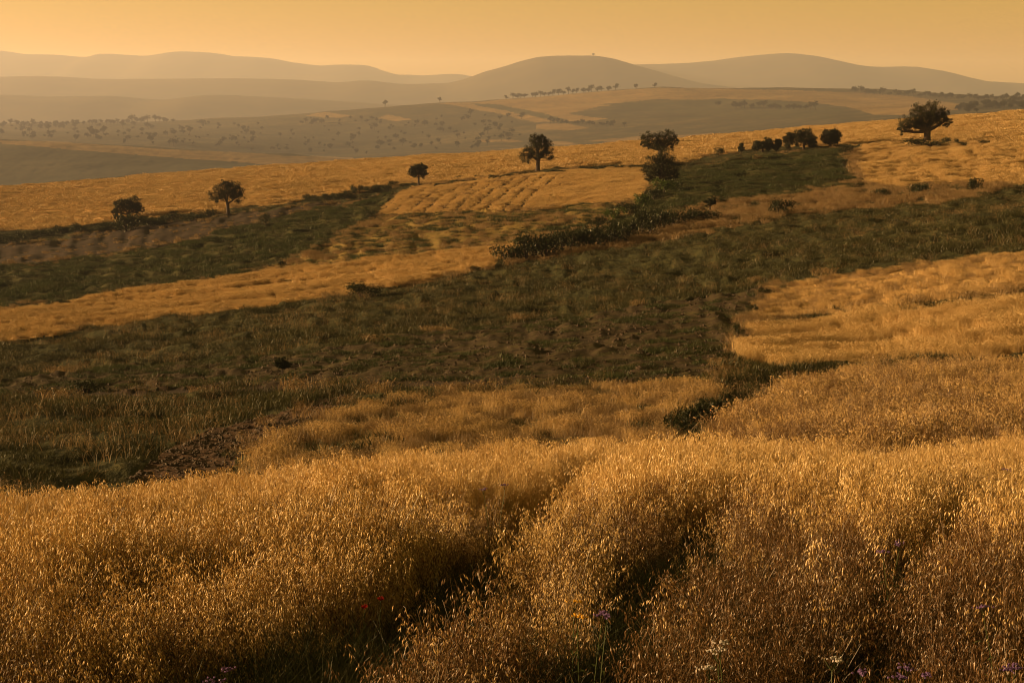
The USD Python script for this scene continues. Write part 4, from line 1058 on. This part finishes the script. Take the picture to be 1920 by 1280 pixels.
def disc_petal(ang, L, W, up, r):
    """One cupped petal as a small grid."""
    s, w = np.linspace(0, 1, 5), np.linspace(-1, 1, 5)
    S, Wd = np.meshgrid(s, w, indexing='ij')
    half = W * np.sin(np.pi * (0.12 + 0.80 * S)) ** 0.7
    x = L * S
    y = Wd * half
    z = up * L * S ** 1.6 + 0.25 * half * Wd ** 2 + 0.004 * r.normal(size=S.shape)
    c, q = math.cos(ang), math.sin(ang)
    V = np.stack([x * c - y * q, x * q + y * c, z], -1).reshape(-1, 3)
    i = np.arange(25).reshape(5, 5)
    f = np.stack([i[:-1, :-1], i[1:, :-1], i[1:, 1:], i[:-1, 1:]], -1).reshape(-1, 4)
    return V, np.vstack([f[:, [0, 1, 2]], f[:, [0, 2, 3]]])


def poppy(label, u, v, h, seed):
    r = np.random.default_rng(seed)
    t = thing('poppy', label, 'poppy', flower_at(u, v, h))
    sm, top = stem_mesh(h, r)
    part('stem', sm, M['stem'], t)
    for k in range(4):
        V, F = disc_petal(k * math.pi / 2 + r.normal() * 0.2, 0.020, 0.015, 0.5 + 0.3 * (k % 2), r)
        part('petal', (V + top, F), M['poppy'], t, smooth=True)
    part('flower_centre', spindles(top[None], np.array([[0, 0, 1.0]]), np.array([0.016]), np.array([0.014]), 6), M['bark'], t)


def umbel(label, u, v, h, seed, name='yarrow', mat='yarrow', spread=0.045, n=34, cat='flower', group=None):
    r = np.random.default_rng(seed)
    t = thing(name, label, cat, flower_at(u, v, h), group)
    sm, top = stem_mesh(h - 0.05, r)
    k = 7
    tips = np.stack([r.normal(size=k) * spread * 0.6, r.normal(size=k) * spread * 0.6, 0.045 + 0.012 * r.random(k)], 1) + top
    rays = tubes(np.stack([np.repeat(top[None], k, 0), (tips + top) / 2 + [0, 0, -0.004], tips], 1), np.full((k, 3), 0.0012), 3)
    part('stem', join([sm, rays]), M['stem'], t)
    C = tips[r.integers(0, k, n)] + np.stack([r.normal(size=n) * 0.012, r.normal(size=n) * 0.012, 0.004 * r.random(n)], 1)
    D = np.stack([r.normal(size=n) * 0.7, r.normal(size=n) * 0.7, np.ones(n)], 1)
    part('flower_head', spindles(C, D, np.full(n, 0.010), 0.011 + 0.005 * r.random(n), 5), M[mat], t)
    nl = 6
    b = top * np.linspace(0.3, 0.85, nl)[:, None]
    ph = r.random(nl) * 6.28
    d = np.stack([np.cos(ph), np.sin(ph), 0 * ph], 1)
    s = np.linspace(0, 1, 4)
    Q = b[:, None] + d[:, None] * (0.07 * s)[None, :, None]
    Q[..., 2] += 0.05 * s - 0.05 * s ** 2
    part('leaf', ribbons(Q, 0.012 * np.array([0.5, 1, 0.7, 0.1])[None].repeat(nl, 0), np.cross(d, [0, 0, 1.0])), M['stem'], t)


poppy('red poppy on the right of the two in the dark furrow', 708, 1128, 0.60, 1)
poppy('red poppy on the left of the two in the dark furrow', 681, 1138, 0.58, 2)
for k, (lab, u, v) in enumerate([('upper right white flower head of the group at the bottom', 1371, 1207), ('upper left white flower head of the group at the bottom', 1356, 1216),
                                 ('lowest white flower head of the group at the bottom', 1350, 1243), ('white flower head alone at the bottom right of centre', 1555, 1258), ('pale flower at the edge of the dark furrow left of centre', 751, 1049)]):
    umbel(lab, u, v, 0.96 if k < 4 else 0.6, 60 + k, spread=0.030 if k < 4 else 0.022, n=26)
for k, (u, v) in enumerate([(378, 1276), (410, 1264), (930, 912), (922, 918), (1680, 1035), (1662, 1018), (1648, 1262), (1668, 1268), (1708, 1252), (1742, 1266), (1860, 1250), (1895, 1264), (1885, 1135), (1106, 1150), (1118, 1158), (1885, 880)]):
    umbel('small purple wildflower head low among the oats', u, v, 0.94, 80 + k, 'wildflower', 'purple', 0.028, 22, 'wildflower', 'purple wildflowers among the oats')
for k, (lab, u, v) in enumerate([('upper yellow flower beside the central dark gap', 1072, 1130), ('lower yellow flower beside the central dark gap', 1088, 1154)]):
    umbel(lab, u, v, 0.93, 110 + k, 'yellow_flower', 'yellow', 0.02, 14)
